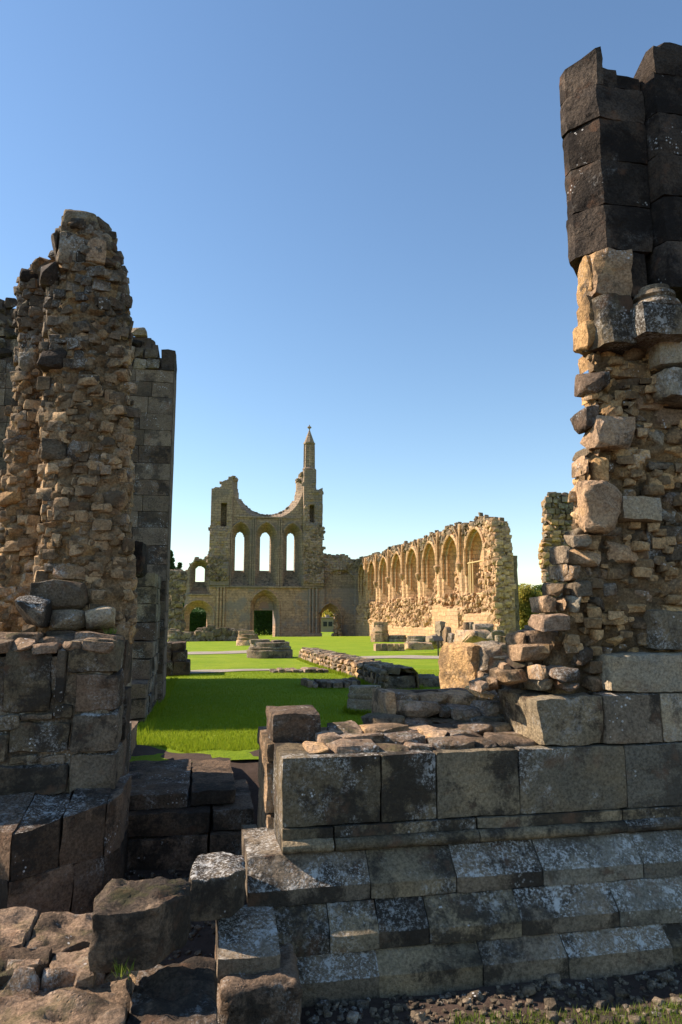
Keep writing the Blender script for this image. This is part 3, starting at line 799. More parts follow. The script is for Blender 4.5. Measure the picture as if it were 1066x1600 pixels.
# cottage seen through the right door
c0 = at_y(500, 990, 132); c1 = at_y(523, 990, 132); cw = c1.x - c0.x
cot = thing('cottage', 'small stone cottage with grey tiled roof seen through the right doorway', 'cottage', (c0.x, 132, gz))
bar(cot, 'wall', 'cottage', c0.x, c1.x, 132, 138, gz - .3, gz + 2.7, .02)
ze = gz + 2.6; zr = at_y(514, 968, 135).z
V = [(c0.x - .3, 131.6, ze), (c1.x + .3, 131.6, ze), (c1.x + .3, 138.4, ze), (c0.x - .3, 138.4, ze), (c0.x + 1.2, 135, zr), (c1.x - 1.2, 135, zr)]
rf = put('roof', mesh_from(V, [(0, 1, 5, 4), (1, 2, 5), (2, 3, 4, 5), (3, 0, 4), (3, 2, 1, 0)], False), 'slate', cot)
bar(rf, 'chimney', 'cottage', c0.x + 1.6, c0.x + 2.3, 134.7, 135.3, zr - .4, zr + .9, .01)
for k in (.35, .7):
    w = bar(cot, 'window', 'cottage', c0.x + cw * k - .5, c0.x + cw * k + .5, 131.9, 132.1, gz + .9, gz + 2.0, .003)
    bar(w, 'pane', 'glass', c0.x + cw * k - .38, c0.x + cw * k + .38, 131.87, 131.95, gz + 1.0, gz + 1.9, .0)

# ================================================================ RUINS ON THE LAWN
def drum_base(px0, px1, py_bot, py_top, label, mat='grey', square=False, seed=0, tops=(), name='pier_base', depth_mul=1.0, group='pier bases on the lawn'):
    c = on_lawn((px0 + px1) / 2, py_bot); Y = c.y
    a, b = at_y(px0, py_bot, Y), at_y(px1, py_bot, Y); R = (b.x - a.x) / 2; H = at_y((px0 + px1) / 2, py_top, Y).z - c.z
    zc = lawn_z(Y); cx, cy = (a.x + b.x) / 2, Y + R * depth_mul
    t = thing(name, label, 'pier base', (cx, cy, zc), group)
    n = 8 if square else 26
    put('plinth', lathe([(R, -.1), (R, H * .42), (R * .97, H * .47), (R * .9, H * .5)], n, .025, seed, depth_mul), mat, t, (cx, cy, zc))
    put('drum', lathe([(R * .86, H * .46), (R * .93, H * .56), (R * .93, H * .66), (R * .86, H * .72), (R * .86, H * .96), (R * .8, H)], n, .025, seed + 3, depth_mul), mat, t, (cx, cy, zc))
    r = random.Random(seed)
    for (u0, u1, v0, v1) in tops:
        p = at_y(u0, v1, Y); q = at_y(u1, v0, Y)
        block(t, p.x, q.x, cy - R * .5, cy + R * .3, p.z, q.z, mat, 'block', .03, .02, .08)
    return t
drum_base(388, 462, 1028, 1004, 'broad round pier base with loose blocks on top, nearest on the left', 'grey', seed=2, tops=[(393, 424, 1000, 1006), (428, 448, 1001, 1006)])
drum_base(370, 407, 1009, 991, 'small round pier base behind the broad one', 'buff', seed=4, tops=[(374, 398, 986, 992)])
drum_base(363, 399, 994, 979, 'weathered stub of pier in front of the middle door', 'grey', seed=6, tops=[(370, 396, 977, 982)])
drum_base(583, 612, 1003, 977, 'square sunlit pier base at the near corner of the aisle', 'buff', True, seed=8, tops=[(586, 608, 972, 979)])
drum_base(610, 641, 1003, 993, 'low round drum right of the square pier base', 'grey', seed=10)
drum_base(640, 675, 1009, 994, 'low round drum on a rubble footing', 'grey', seed=12)
drum_base(548, 608, 1113, 1074, 'dark octagonal pier base sunk in a ring of soil', 'grey', True, seed=14)
for i, (a, b) in enumerate(((587, 596), (596, 605), (606, 616), (616, 624), (624, 633))):
    c = on_lawn((a + b) / 2, 1017); p = at_y(a, 1017, c.y); q = at_y(b, 1006, c.y)
    o = block(None, p.x, q.x, c.y, c.y + .45, p.z - .05, q.z, 'buff', 'stone_block', .03, .02, .1)
    tag(o, '%s of five small kerb stones in a row on the lawn' % ('leftmost', 'second from left', 'middle', 'second from right', 'rightmost')[i], 'stone', 'kerb stones on the lawn')
# curved flush footings
def footing(px0, px1, py, label, seed):
    c = on_lawn((px0 + px1) / 2, py); a, b = at_y(px0, py, c.y), at_y(px1, py, c.y); R = (b.x - a.x) / 2
    t = thing('stone_footing', label, 'footing', (c.x, c.y, lawn_z(c.y)), 'footings flush with the lawn')
    r = random.Random(seed); n = 9
    for i in range(n):
        x = a.x + 2 * R * (i + .5) / n; e = math.sqrt(max(0, 1 - ((i + .5) / n * 2 - 1) ** 2)) * .35
        block(t, x - R / n, x + R / n, c.y - e, c.y + .7 - e * .5, lawn_z(c.y) - .1, lawn_z(c.y) + r.uniform(.08, .14), 'top', 'stone', .03, .02, .08, (0, 0, r.uniform(-.08, .08)))
footing(425, 512, 1052, 'flat kerbed footing crossing the lawn near the gravel path', 1)
footing(478, 562, 1073, 'curved low footing beside the nave rubble wall', 2)
# long low rubble wall of the nave
nw = thing('low_wall', 'long low rubble wall receding across the lawn toward the west front', 'wall', (4.2, 22, .3))
r2 = random.Random(11)
p0, p1 = on_lawn(600, 1078), on_lawn(470, 1030)
items = []
LWA = np.linspace(p0.y, p1.y, 60)
def lw_x(y): return p0.x + (p1.x - p0.x) * (y - p0.y) / (p1.y - p0.y)
V, Fc = [], []
for y in LWA:
    z = lawn_z(y); h = .36 + .06 * noise.noise(Vector((0, y * 2, 0)))
    x = lw_x(y)
    for dx, dz in ((0, -.1), (.02, h * .8), (.08, h), (.6, h + .03), (.72, h * .8), (.75, -.1)):
        V.append(Vector((x + dx, y, z + dz)) + nvec(Vector((dx * 3, y * 2.5, dz * 3))) * .04)
for i in range(len(LWA) - 1):
    for j in range(5): a = i * 6 + j; Fc.append((a, a + 1, a + 7, a + 6))
put('wall_core', mesh_from(V, [f[::-1] for f in Fc], True, 40), 'mortar', nw)
y = p0.y
while y < p1.y:
    w = r2.uniform(.22, .5) * (1 + .012 * (y - 14))
    for row in range(3):
        z = lawn_z(y) + .02 + row * .125; x = lw_x(y)
        o = r2.uniform(-.06, .06)
        stone(nw, x - .05, x + .12, y + o, y + o + w * .98, z, z + r2.uniform(.10, .14), r2.choice(('buff', 'buff', 'top', 'grey')), r2, .08, lumps=RUBLO)
    if r2.random() < .8: stone(nw, lw_x(y) + .05, lw_x(y) + .35, y, y + w * .95, lawn_z(y) + .3, lawn_z(y) + .44, r2.choice(('grey', 'top')), r2, .1, lumps=RUBLO)
    if r2.random() < .8: stone(nw, lw_x(y) + .36, lw_x(y) + .7, y + .1, y + w, lawn_z(y) + .3, lawn_z(y) + .42, r2.choice(('grey', 'top')), r2, .1, lumps=RUBLO)
    y += w
for (a, b, v0, v1) in ((490, 510, 1017, 1024), (505, 524, 1018, 1025), (517, 536, 1022, 1028)):
    c = on_lawn(a, 1036); p, q = at_y(a, v1, c.y), at_y(b, v0, c.y)
    block(nw, p.x, q.x, c.y, c.y + .6, p.z, q.z, 'grey', 'coping_block', .04, .03, .09)
cw_ = thing('low_wall', 'short dark cross wall at the near end of the nave rubble wall', 'wall', (4.2, 14.2, .4))
for i, (a, b, v0, v1, Y) in enumerate(((600, 650, 1056, 1082, 14.0), (648, 695, 1058, 1084, 14.3), (690, 745, 1060, 1086, 14.5))):
    p, q = at_y(a, v1, Y), at_y(b, v0, Y)
    block(cw_, p.x, q.x, Y, Y + .8, p.z, q.z, 'grey', 'stone', .04, .03, .07)
pts = []
for _ in range(5200):
    y = rng.uniform(p0.y, p1.y); side = rng.random(); x = lw_x(y) + (-.07 - abs(rng.gauss(0, .04)) if side < .75 else .78 + abs(rng.gauss(0, .05)))
    pts.append((x, y, lawn_h(x, y)))
for _ in range(2600):
    a = rng.uniform(0, 6.283); c = on_lawn(578, 1113); R = (at_y(608, 1113, c.y).x - at_y(548, 1113, c.y).x) / 2
    q = R * rng.uniform(1.0, 1.16); x, y = c.x + q * math.cos(a), c.y + R + q * math.sin(a); pts.append((x, y, lawn_h(x, y)))
for _ in range(1500):
    x = rng.uniform(-.72, -.55); y = rng.uniform(8.0, 18.0); pts.append((x, y, lawn_h(x, y)))
tag(blades('grass', 'blade', pts, .04, .11, .006, .8), 'longer unmown grass fringing the feet of the nave masonry', 'grass', kind='stuff')
# lectern sign
sp = on_lawn(685, 1026)
sg = thing('sign', 'small dark information panel on a post by the gravel path', 'sign', tuple(sp))
put('post', tube([(sp.x, sp.y, sp.z - .1), (sp.x, sp.y, sp.z + .72)], .03, 8), 'metal', sg)
pn = put('panel', block_mesh((.42, .3, .03), .006, .1, 0, 1), 'panel', sg, (sp.x, sp.y, sp.z + .74), (math.radians(38), 0, 0))
# broken column stubs and rubble in front of the aisle wall
def lump(px0, px1, py0, py1, Y, mat, label, name='broken_stone', group='broken masonry before the aisle wall', kind='stone', d=.8, lumps=True):
    p, q = at_y(px0, py1, Y), at_y(px1, py0, Y); r = random.Random(px0 * 7 + py0)
    if lumps: o = stone(None, p.x, q.x, Y, Y + d, p.z, q.z, mat, r, .05, name)
    else: o = block(None, p.x, q.x, Y, Y + d, p.z, q.z, mat, name, .06, .05, .1)
    return tag(o, label, kind, group)
def stub(px0, px1, py0, py1, Y, label, mat='buff'):
    p, q = at_y(px0, py1, Y), at_y(px1, py0, Y); R = (q.x - p.x) / 2; H = q.z - p.z
    o = put('column_stub', lathe([(R * 1.05, -.3), (R * 1.05, H * .2), (R, H * .25), (R, H * .55), (R * .97, H * .56), (R, H * .57), (R, H * .97), (R * .9, H)], 14, .02, px0), mat, None, ((p.x + q.x) / 2, Y, p.z))
    return tag(o, label, 'column stub', 'column stubs by the aisle')
stub(724, 733, 972, 1004, 34, 'tall slim column stub before the nearest aisle arch')
stub(733, 740, 972, 1000, 35, 'slim stub touching the right side of the tall column stub', 'grey')
stub(774, 783, 993, 1007, 26, 'leftmost of three short stubs above the rubble bank', 'grey')
stub(784, 792, 994, 1007, 26, 'middle of three short stubs above the rubble bank', 'buff')
stub(793, 801, 993, 1007, 26, 'rightmost of three short stubs above the rubble bank', 'grey')
lump(672, 690, 992, 1014, 33, 'grey', 'low grey broken stone right of the round drum')
lump(688, 697, 971, 1012, 34, 'grey', 'upright jagged dark stone in the broken masonry', lumps=False)
lump(697, 707, 980, 1012, 33.5, 'buff', 'leaning pale stone beside the jagged dark one')
lump(706, 716, 990, 1014, 33, 'grey', 'squat dark stone before the tall column stub', lumps=False)
lump(714, 726, 994, 1014, 32.5, 'buff', 'rounded buff stone at the foot of the tall column stub')
lump(728, 776, 985, 1010, 31, 'buff', 'broad sunlit rubble lump below the nearest aisle arch', d=1.6)
lump(744, 772, 975, 990, 33, 'grey', 'dark flat block lying on the sunlit rubble lump')
lump(768, 790, 985, 1000, 30, 'grey', 'grey rounded stone right of the sunlit rubble lump')
lump(775, 812, 1005, 1018, 24, 'top', 'flat stone shelf carrying the three short stubs', d=1.2)
lump(640, 680, 1004, 1016, 31, 'buff', 'rubble footing spilling below the right-hand drum')
# slim rubble pier behind the right-hand wall
YS = 24.0
sl = [(773, 856, 905), (785, 851, 910), (800, 853, 910), (830, 855, 910), (862, 846, 910), (885, 850, 910), (920, 856, 910), (945, 855, 915), (985, 845, 920)]
def s_l(z):
    zs = [at_y(b, a, YS).z for a, b, c in sl][::-1]; return float(np.interp(z, zs, [at_y(b, a, YS).x for a, b, c in sl][::-1]))
z1 = at_y(875, 775, YS).z
mp = thing('rubble_pier', 'slim weathered rubble pier standing just behind the right-hand masonry', 'pier', (s_l(1), YS, lawn_z(YS)))
A = np.arange(s_l(1.5) - .6, s_l(1.5) + 2.2, .1); Z = np.arange(.1, z1 + .05, .1)
AA, ZZ = np.meshgrid(A, Z, indexing='ij'); n1 = noise_grid(A, Z, 2.2, 41, 3)
xl_ = np.array([s_l(z) for z in Z])
mask = (AA[:-1, :-1] > xl_[None, :-1] + .06) & (AA[:-1, :-1] < xl_[None, :-1] + 1.5)
relief('pier_core', 'mortar', mp, A, Z, mask, YS + .08 * n1, np.minimum(YS + 1.3, YS + .2 + 2.0 * np.maximum(0, AA - xl_[None, :])))
z = .3
while z < z1:
    h = r2.uniform(.14, .26); xa = s_l(z + h / 2)
    e = rowfill(r2, xa - .05, xa + 1.3, .18, .42)
    for a, b in zip(e, e[1:]):
        stone(mp, a, b, YS - r2.uniform(.08, .16), YS + .2, z, z + h, r2.choice(('buff', 'buff', 'grey', 'ochre')) if z < z1 - .8 else 'grey', r2, .12, lumps=RUBLO)
    for k in range(2): stone(mp, xa + .10 + .2 * k, xa + .35 + .2 * k, YS + .2 + k * .4, YS + .6 + k * .4, z, z + h, r2.choice(('buff', 'ochre')), r2, .12, lumps=RUBLO)
    z += h * .95
# ruined end and low walls left of the west front
lr = thing('ruined_wall', 'broken arch respond left of the west front', 'wall', tuple(on_lawn(276, 1000)))
items = []
YL = 70.0
def lr_add(px0, px1, py0, py1, n, s0, s1, Y=YL, d=.8):
    for _ in range(n):
        v = at_y(rng.uniform(px0, px1), rng.uniform(py0, py1), Y + rng.uniform(-d, d) * .5); s = rng.uniform(s0, s1)
        items.append((tuple(v), (s * 1.4, s, s), rng.uniform(-.4, .4)))
lr_add(262, 287, 893, 925, 120, .15, .32); lr_add(264, 284, 920, 985, 170, .16, .32); lr_add(258, 280, 965, 1000, 90, .15, .3)
va, vb = at_y(265, 1000, YL), at_y(284, 905, YL)
bar(lr, 'wall_core', 'rubble_far', va.x, vb.x, YL, YL + 1.2, -.6, vb.z, .08)
joined_rubble('rubble', 'rubble_top', lr, items)
lw2 = thing('low_wall', 'grey broken low wall before the left doorway', 'wall', tuple(on_lawn(320, 1003)))
items = []
YL = 62.0
for px in range(268, 384, 2):
    top = np.interp(px, [268, 285, 300, 322, 340, 380], [985, 990, 991, 981, 982, 985])
    for k in range(3):
        v = at_y(px + rng.uniform(-2, 2), rng.uniform(top, 1004), YL + rng.uniform(-.3, .3)); s = rng.uniform(.14, .3); items.append((tuple(v), (s * 1.4, s, s), rng.uniform(-.4, .4)))
joined_rubble('rubble', 'rubble_top', lw2, items)
va, vb = at_y(262, 1006, YL), at_y(382, 988, YL); bar(lw2, 'wall_core', 'rubble_top', va.x, vb.x, YL, YL + .8, va.z - .2, vb.z, .06)
pl = thing('pier_base', 'dark stepped pier base tight against the tall left wall', 'pier base', tuple(on_lawn(278, 1055)), 'pier bases on the lawn')
Yp = on_lawn(280, 1056).y
for (a, b, v0, v1, d) in ((245, 297, 1034, 1056, -.1), (245, 292, 1018, 1035, 0), (245, 290, 1004, 1019, .1)):
    p, q = at_y(a, v1, Yp + d), at_y(b, v0, Yp + d)
    for k in range(2):
        xm = p.x + (q.x - p.x) * (k / 2); block(pl, xm, xm + (q.x - p.x) / 2, Yp + d, Yp + 1.2, p.z, q.z, 'darkred', 'block', .03, .02, .09)
#=PART4=
# ================================================================ RIGHT FOREGROUND WALL
r3 = random.Random(21)
def X(px, py, Y): return at_y(px, py, Y).x
def Zp(px, py, Y): return at_y(px, py, Y).z
YD = 3.95
zD1 = Zp(560, 1180, YD); zD0 = Zp(560, 1288, YD); zR1 = Zp(560, 1309, YD - .03); zR0 = Zp(560, 1330, YD - .03)
YC_, YB_, YA_ = 3.81, 3.71, 3.63
zC1 = Zp(560, 1383, YC_); zC0 = Zp(560, 1408, YC_); zB1 = Zp(560, 1461, YB_); zB0 = Zp(560, 1487, YB_); zA1 = Zp(560, 1529, YA_); zA0 = -.08
rw = thing('ruined_wall', 'low shaded ashlar wall with stepped plinth and roll moulding at right foreground', 'wall', (1.8, 4.2, 0))
for i, (a, b) in enumerate(((440, 596), (596, 683), (683, 813), (813, 980), (980, 1120), (1120, 1300))):
    block(rw, X(a, 1235, YD), X(b, 1235, YD), YD + r3.uniform(0, .006), 4.5, zD0, zD1, ('ashlar', 'ashlar', 'ashlar', 'pale', 'lichen', 'pale')[i], 'ashlar_block', .012, .006, .03)
for a, b in ((440, 521), (522, 746), (747, 975), (975, 1280)):
    y0 = YD - .012; zc = (zR1 + zR0) / 2; rr = (zR1 - zR0) / 2
    x0, x1 = X(a, 1320, YD), X(b, 1320, YD)
    prism(rw, [(4.4, zR1 + .002), (y0, zR1 + .002), (y0, zD0 - .003), (4.4, zD0 - .003)][::-1], x0 - .0, x1, 'ashlar', 'fillet', .04, .004)
    prism(rw, [(4.4, zR1)] + [(YD - .01 - rr * 1.25 * math.cos(t), zc + rr * math.sin(t)) for t in [math.pi / 2 - math.pi * k / 8 for k in range(9)]] + [(4.4, zR0)], x0, x1, 'plinth' if a > 900 else 'ashlar', 'roll_moulding', .04, .004)
def plinth_course(joints, py, yt, zt, yb, zm, zb, mats, back=4.45):
    for i, (a, b) in enumerate(zip(joints, joints[1:])):
        dy = r3.uniform(-.006, .006)
        prism(rw, [(back, zt), (yt + dy, zt), (yb + dy, zm), (yb + dy, zb), (back, zb)], X(a, py, yb), X(b, py, yb), mats[min(i, len(mats) - 1)], 'plinth_block', .045, .0035, .006, .004)
plinth_course([388, 580, 715, 850, 1008, 1180, 1330], 1385, YD - .01, zR0 - .003, YC_, zC1, zC0 + .003, ('plinth', 'ashlar', 'plinth', 'lichen', 'lichen'))
plinth_course([429, 516, 594, 672, 817, 970, 1120, 1300], 1460, YC_ + .01, zC0 - .002, YB_, zB1, zB0 + .003, ('ashlar', 'ashlar', 'plinth', 'ashlar', 'plinth', 'lichen'))
plinth_course([465, 594, 757, 890, 1054, 1180, 1330], 1530, YB_ + .01, zB0 - .002, YA_, zA1, zA0, ('plinth', 'ashlar', 'plinth', 'plinth', 'ashlar'))
# upper courses at right
zU1 = Zp(990, 1084, YD)
def lean(u, v, w, p): return (p.x - (.055 * (1 - w) * (u < 0)) * -u, p.y, p.z)
block(rw, X(838, 1120, YD), X(945, 1120, YD), YD + .01, 4.5, zD1, zU1 - .01, 'ashlar', 'ashlar_block', .03, .016, .035, None, lambda u, v, w, p: (p.x + (.05 * (1 - w) / 2 * (1 - u) / 2), p.y, p.z))
block(rw, X(945, 1120, YD), X(1036, 1120, YD), YD, 4.5, zD1, zU1, 'plinth', 'ashlar_block', .02, .008, .035)
block(rw, X(1036, 1120, YD), X(1240, 1120, YD), YD + .005, 4.5, zD1, zU1, 'pale', 'ashlar_block', .02, .010, .04)
block(rw, X(957, 1050, YD), X(1240, 1050, YD), YD + .005, 4.45, zU1, Zp(1000, 1021, YD), 'pale', 'ashlar_block', .03, .014, .035)
# jamb and its stub block
xj = X(413, 1170, 5.15)
for i, (z0, z1_, y0, y1, dx) in enumerate(((.08, .40, 4.42, 5.15, .0), (.40, .72, 4.42, 5.2, .01), (.72, 1.02, 4.42, 4.85, 0), (.72, 1.02, 4.86, 5.2, .012), (1.02, Zp(440, 1160, 4.45), 4.42, 5.15, .0))):
    block(rw, .40 + dx, .75, y0, y1, z0, z1_, 'buff', 'jamb_block', .02, .01, .05)
block(rw, X(424, 1130, 4.42), X(503, 1130, 4.42), 4.42, 4.85, Zp(440, 1160, 4.45), Zp(450, 1114, 4.42), 'darkred', 'jamb_block', .025, .012, .04)
# core
A = np.arange(.62, 3.61, .07); Z = np.arange(-.1, zD1 + .01, .07)
AA, ZZ = np.meshgrid(A, Z, indexing='ij'); n1 = noise_grid(A, Z, 2, 61, 3)
relief('wall_core', 'mortar', rw, A, Z, np.ones((len(A) - 1, len(Z) - 1), bool), np.full_like(AA, 4.40), np.full_like(AA, 5.3) + .05 * n1)
def px_stone(parent, x0, y0, x1, y1, Y, mat, d=.22, pro=.0, tilt=.1, name='stone', back=0.):
    p, q = at_y(x0, y1, Y + back), at_y(x1, y0, Y)
    p.z = at_y(x0, y1, Y).z
    return stone(parent, p.x, q.x, Y - pro, Y + d, p.z, q.z, mat, r3, tilt, name)
# rubble on the wall top
Yt = 4.28
for row, (Yt, zt) in enumerate(((4.16, zD1 + .01), (4.34, zD1 + .025), (4.52, zD1 + .05))):
    e = rowfill(r3, .60 + .1 * row, 2.0, .12, .32)
    for a, b in zip(e, e[1:]):
        stone(rw, a, b, Yt - .13, Yt + .13, zt - .05, zt + r3.uniform(.0, .035), r3.choice(('top', 'top', 'buff')), r3, .07)
for (a, b, c, d) in ((614, 1098, 692, 1127), (690, 1104, 712, 1124), (708, 1105, 754, 1125), (750, 1099, 802, 1125), (800, 1086, 840, 1120)):
    px_stone(rw, a, b, c, d, 4.74, 'top', .35)
for (a, b, c, d) in ((582, 1122, 634, 1154), (630, 1126, 684, 1152), (686, 1125, 740, 1146), (741, 1123, 790, 1147), (789, 1119, 840, 1146)):
    px_stone(rw, a, b, c, d, 4.62, r3.choice(('top', 'grey')), .35)
for (a, b, c, d) in ((560, 1150, 596, 1164), (620, 1149, 658, 1171), (658, 1149, 700, 1163), (702, 1146, 745, 1160), (754, 1144, 822, 1160), (566, 1164, 630, 1178), (660, 1163, 712, 1176), (712, 1162, 742, 1173), (770, 1160, 838, 1173), (820, 1155, 856, 1172), (505, 1152, 560, 1166)):
    px_stone(rw, a, b, c, d, 4.42, 'top', .22, .05, .06)
for (a, b, c, d, Y) in ((604, 1082, 660, 1112, 4.86), (655, 1084, 705, 1108, 4.9), (700, 1083, 752, 1106, 4.92), (745, 1082, 800, 1108, 4.9), (612, 1080, 690, 1094, 5.1), (686, 1080, 760, 1094, 5.12), (795, 1078, 845, 1100, 4.95)):
    px_stone(rw, a, b, c, d, Y, r3.choice(('top', 'buff')), .3, 0, .08)
block(rw, X(604, 1100, 4.8), X(622, 1100, 4.8), 4.80, 5.25, Zp(620, 1140, 4.8), Zp(620, 1083, 4.8), 'buff', 'ashlar_block', .03, .02, .04)
for k in range(46):
    u = rng.uniform(510, 850); v = rng.uniform(1140, 1176); w_ = rng.uniform(12, 34)
    px_stone(rw, u, v - w_ * .22, u + w_, v + w_ * .2, 4.2 + (1176 - v) / 36 * .35, r3.choice(('top', 'top', 'buff')), .16, 0, .25)
A = np.arange(X(612, 1100, 4.85), 3.6, .07); Z = np.arange(zD1 - .05, zU1 - .05, .06)
AA, ZZ = np.meshgrid(A, Z, indexing='ij')
relief('rubble_core', 'mortar', rw, A, Z, np.ones((len(A) - 1, len(Z) - 1), bool), np.full_like(AA, 4.98) + .05 * noise_grid(A, Z, 4, 62, 3), np.full_like(AA, 5.4))

# ================================================================ RIGHT PIER
rp = thing('ruined_pier', 'tall broken pier of ochre rubble topped by black angled shaft courses', 'pier', (2.9, 4.5, 1.4))
YP = 4.12
ol = [(470, 925), (535, 922), (600, 926), (650, 927), (700, 922), (745, 908), (830, 900), (900, 892), (950, 880), (985, 880), (1010, 862), (1060, 845), (1090, 835)]
YC = 4.165
zs = [Zp(b, a, YC) for a, b in ol][::-1]; xs_ = [X(b, a, YC) for a, b in ol][::-1]
A = np.arange(min(xs_) - .05, 3.5, .028); Z = np.arange(1.35, Zp(925, 500, YC), .028)
AA, ZZ = np.meshgrid(A, Z, indexing='ij')
mask = AA[:-1, :-1] > np.interp(Z[:-1], zs, xs_)[None, :]
fr = YC + .012 + craggy(A, Z, 71, .15, .065) + np.clip(1.95 - ZZ, 0, 1) * .35 * (AA < 2.15)
relief('pier_core', 'mortar', rp, A, Z, mask, fr, np.minimum(5.35, fr + .06 + 1.45 * np.maximum(0, AA - np.interp(Z, zs, xs_)[None, :])), smooth=True)
zq = lambda zx, zy: (780 + zx * .3625, 500 + zy * .3625)
PS = [  # stones read off the photograph: zoom box, colour, how far proud
 (290, 980, 455, 1058, 'buff', .10), (470, 960, 618, 1052, 'buff', .05), (275, 922, 402, 978, 'grey', .12), (345, 1058, 432, 1122, 'buff', .04), (268, 1060, 348, 1122, 'buff', .10),
 (430, 1060, 522, 1112, 'buff', .03), (290, 1122, 412, 1192, 'grey', .12), (412, 1132, 516, 1192, 'grey', .06), (280, 1184, 352, 1258, 'pale', .12), (345, 1190, 472, 1258, 'grey', .05),
 (485, 1224, 526, 1256, 'ochre', .03), (540, 1224, 636, 1266, 'ochre', .05), (432, 1260, 562, 1316, 'ochre', .07), (205, 1128, 292, 1186, 'buff', .06), (160, 1190, 252, 1262, 'buff', .02),
 (242, 972, 302, 1048, 'grey', .06), (243, 1048, 300, 1112, 'buff', .04), (508, 1112, 572, 1152, 'ochre', .03), (530, 1052, 672, 1112, 'buff', .01), (250, 1190, 286, 1250, 'buff', .08),
 (145, 1268, 308, 1342, 'top', .14), (108, 1340, 332, 1412, 'top', .16), (58, 1395, 288, 1484, 'buff', .2), (303, 1408, 408, 1492, 'top', .1), (43, 1458, 122, 1512, 'top', .16),
 (98, 1478, 152, 1532, 'buff', .2), (145, 1490, 212, 1556, 'buff', .22), (220, 1500, 352, 1558, 'top', .2), (358, 1474, 462, 1532, 'buff', .12), (-15, 1478, 56, 1540, 'buff', .1),
 (-20, 1508, 132, 1582, 'buff', .2), (128, 1548, 248, 1604, 'pale', .24), (255, 1560, 355, 1604, 'top', .22), (58, 1352, 118, 1412, 'buff', .1), (343, 1322, 448, 1412, 'buff', .05),
 (463, 1338, 578, 1412, 'ochre', .04), (410, 1408, 486, 1462, 'buff', .06), (350, 1530, 480, 1600, 'buff', .1), (-60, 1540, 0, 1600, 'buff', .1), (-110, 1560, -40, 1610, 'top', .1),
 (300, 893, 545, 926, 'grey', .06), (430, 914, 565, 952, 'buff', .05), (560, 900, 660, 960, 'buff', .02), (610, 960, 660, 1050, 'grey', .02),
 (375, 412, 584, 538, 'buff', .12), (598, 428, 722, 542, 'pale', .07), (718, 448, 830, 532, 'buff', .05), (333, 580, 392, 658, 'buff', .06), (383, 588, 478, 692, 'ochre', .1),
 (478, 598, 624, 692, 'ochre', .09), (488, 548, 598, 592, 'ochre', .04), (628, 604, 758, 642, 'grey', .03), (633, 644, 764, 728, 'ochre', .06), (698, 538, 830, 598, 'ochre', .05),
 (354, 543, 386, 578, 'grey', .05), (384, 543, 432, 582, 'buff', .05), (350, 655, 388, 694, 'ochre', .05), (640, 700, 690, 760, 'mortar', .0),
 (338, 368, 432, 456, 'darkred', .10), (412, 338, 528, 404, 'ochre', .07), (543, 384, 642, 432, 'buff', .05), (588, 298, 722, 374, 'buff', .03), (668, 284, 724, 342, 'buff', .04),
 (672, 378, 830, 442, 'buff', .05), (505, 298, 568, 346, 'pale', .06), (430, 395, 545, 420, 'ochre', .03),
 (343, 203, 484, 292, 'darkred', .10), (478, 168, 664, 244, 'ochre', .08), (508, 250, 612, 302, 'buff', .05), (412, 250, 512, 304, 'ochre', .05), (600, 238, 716, 284, 'ochre', .04),
 (388, 274, 434, 324, 'ochre', .04), (394, 308, 512, 352, 'ochre', .05), (375, 118, 418, 184, 'ochre', .04), (413, 92, 528, 172, 'ochre', .05), (528, 98, 644, 174, 'buff', .05),
 (638, 128, 694, 204, 'buff', .03), (380, 60, 480, 100, 'ochre', .02), (480, 50, 600, 100, 'ochre', .02), (590, 40, 700, 130, 'mortar', .0),
 (648, 888, 830, 1044, 'grey', .10), (678, 1040, 830, 1218, 'ochre', .05), (718, 1228, 830, 1312, 'ochre', .08), (690, 740, 830, 800, 'buff', .02), (690, 800, 830, 880, 'pale', .03),
 (560, 1270, 660, 1330, 'buff', .01), (590, 1330, 670, 1400, 'mortar', .01), (560, 1150, 680, 1220, 'buff', .0), (640, 620, 650, 640, 'buff', .0)]
for (a, b, c, d, m, pro) in PS:
    p = zq(a, b); q = zq(c, d)
    Y = YP + .025 - pro * (.8 if p[0] < 935 else .6) + (.18 if p[0] < 830 and p[1] > 940 else 0)
    px_stone(rp, p[0], p[1], q[0], q[1], Y, m, .30 if p[0] > 935 else .22, 0, .07, back=.13 if p[0] < 935 else .03)
for (a, b, c, d, m, pro) in PS:
    p = zq(a, b); q = zq(c, d)
    if p[0] < 860 and p[1] > 960: px_stone(rp, p[0] + 22, p[1] - 4, q[0] + 26, q[1] - 2, YP + .42, r3.choice(('buff', 'top', 'ochre')), .3, 0, .15)
small = []
for _ in range(300):
    z = rng.uniform(1.6, Zp(925, 545, YC)); xl0 = float(np.interp(z, zs, xs_)); x = rng.uniform(xl0 - .03, 3.4); s_ = rng.uniform(.012, .04)
    small.append(((x, YC + rng.uniform(-.06, .0) + (.06 if x < xl0 + .05 else 0), z), (s_ * rng.uniform(1., 2.), s_ * 1.4, s_), rng.uniform(-.6, .6)))
joined_rubble('small_rubble', 'rubble_warm', rp, small)
for k in range(70):
    v = rng.uniform(985, 1086); xl0 = np.interp(v, [985, 1010, 1060, 1086], [838, 806, 770, 748]); u = rng.uniform(xl0, 885)
    w_ = rng.uniform(14, 40); h_ = w_ * rng.uniform(.35, .7); dd = (1086 - v) / 100
    px_stone(rp, u, v - h_ / 2, u + w_, v + h_ / 2, 4.32 + .3 * dd + rng.uniform(0, .12), r3.choice(('buff', 'buff', 'grey', 'ochre', 'top')), .25, 0, .2)
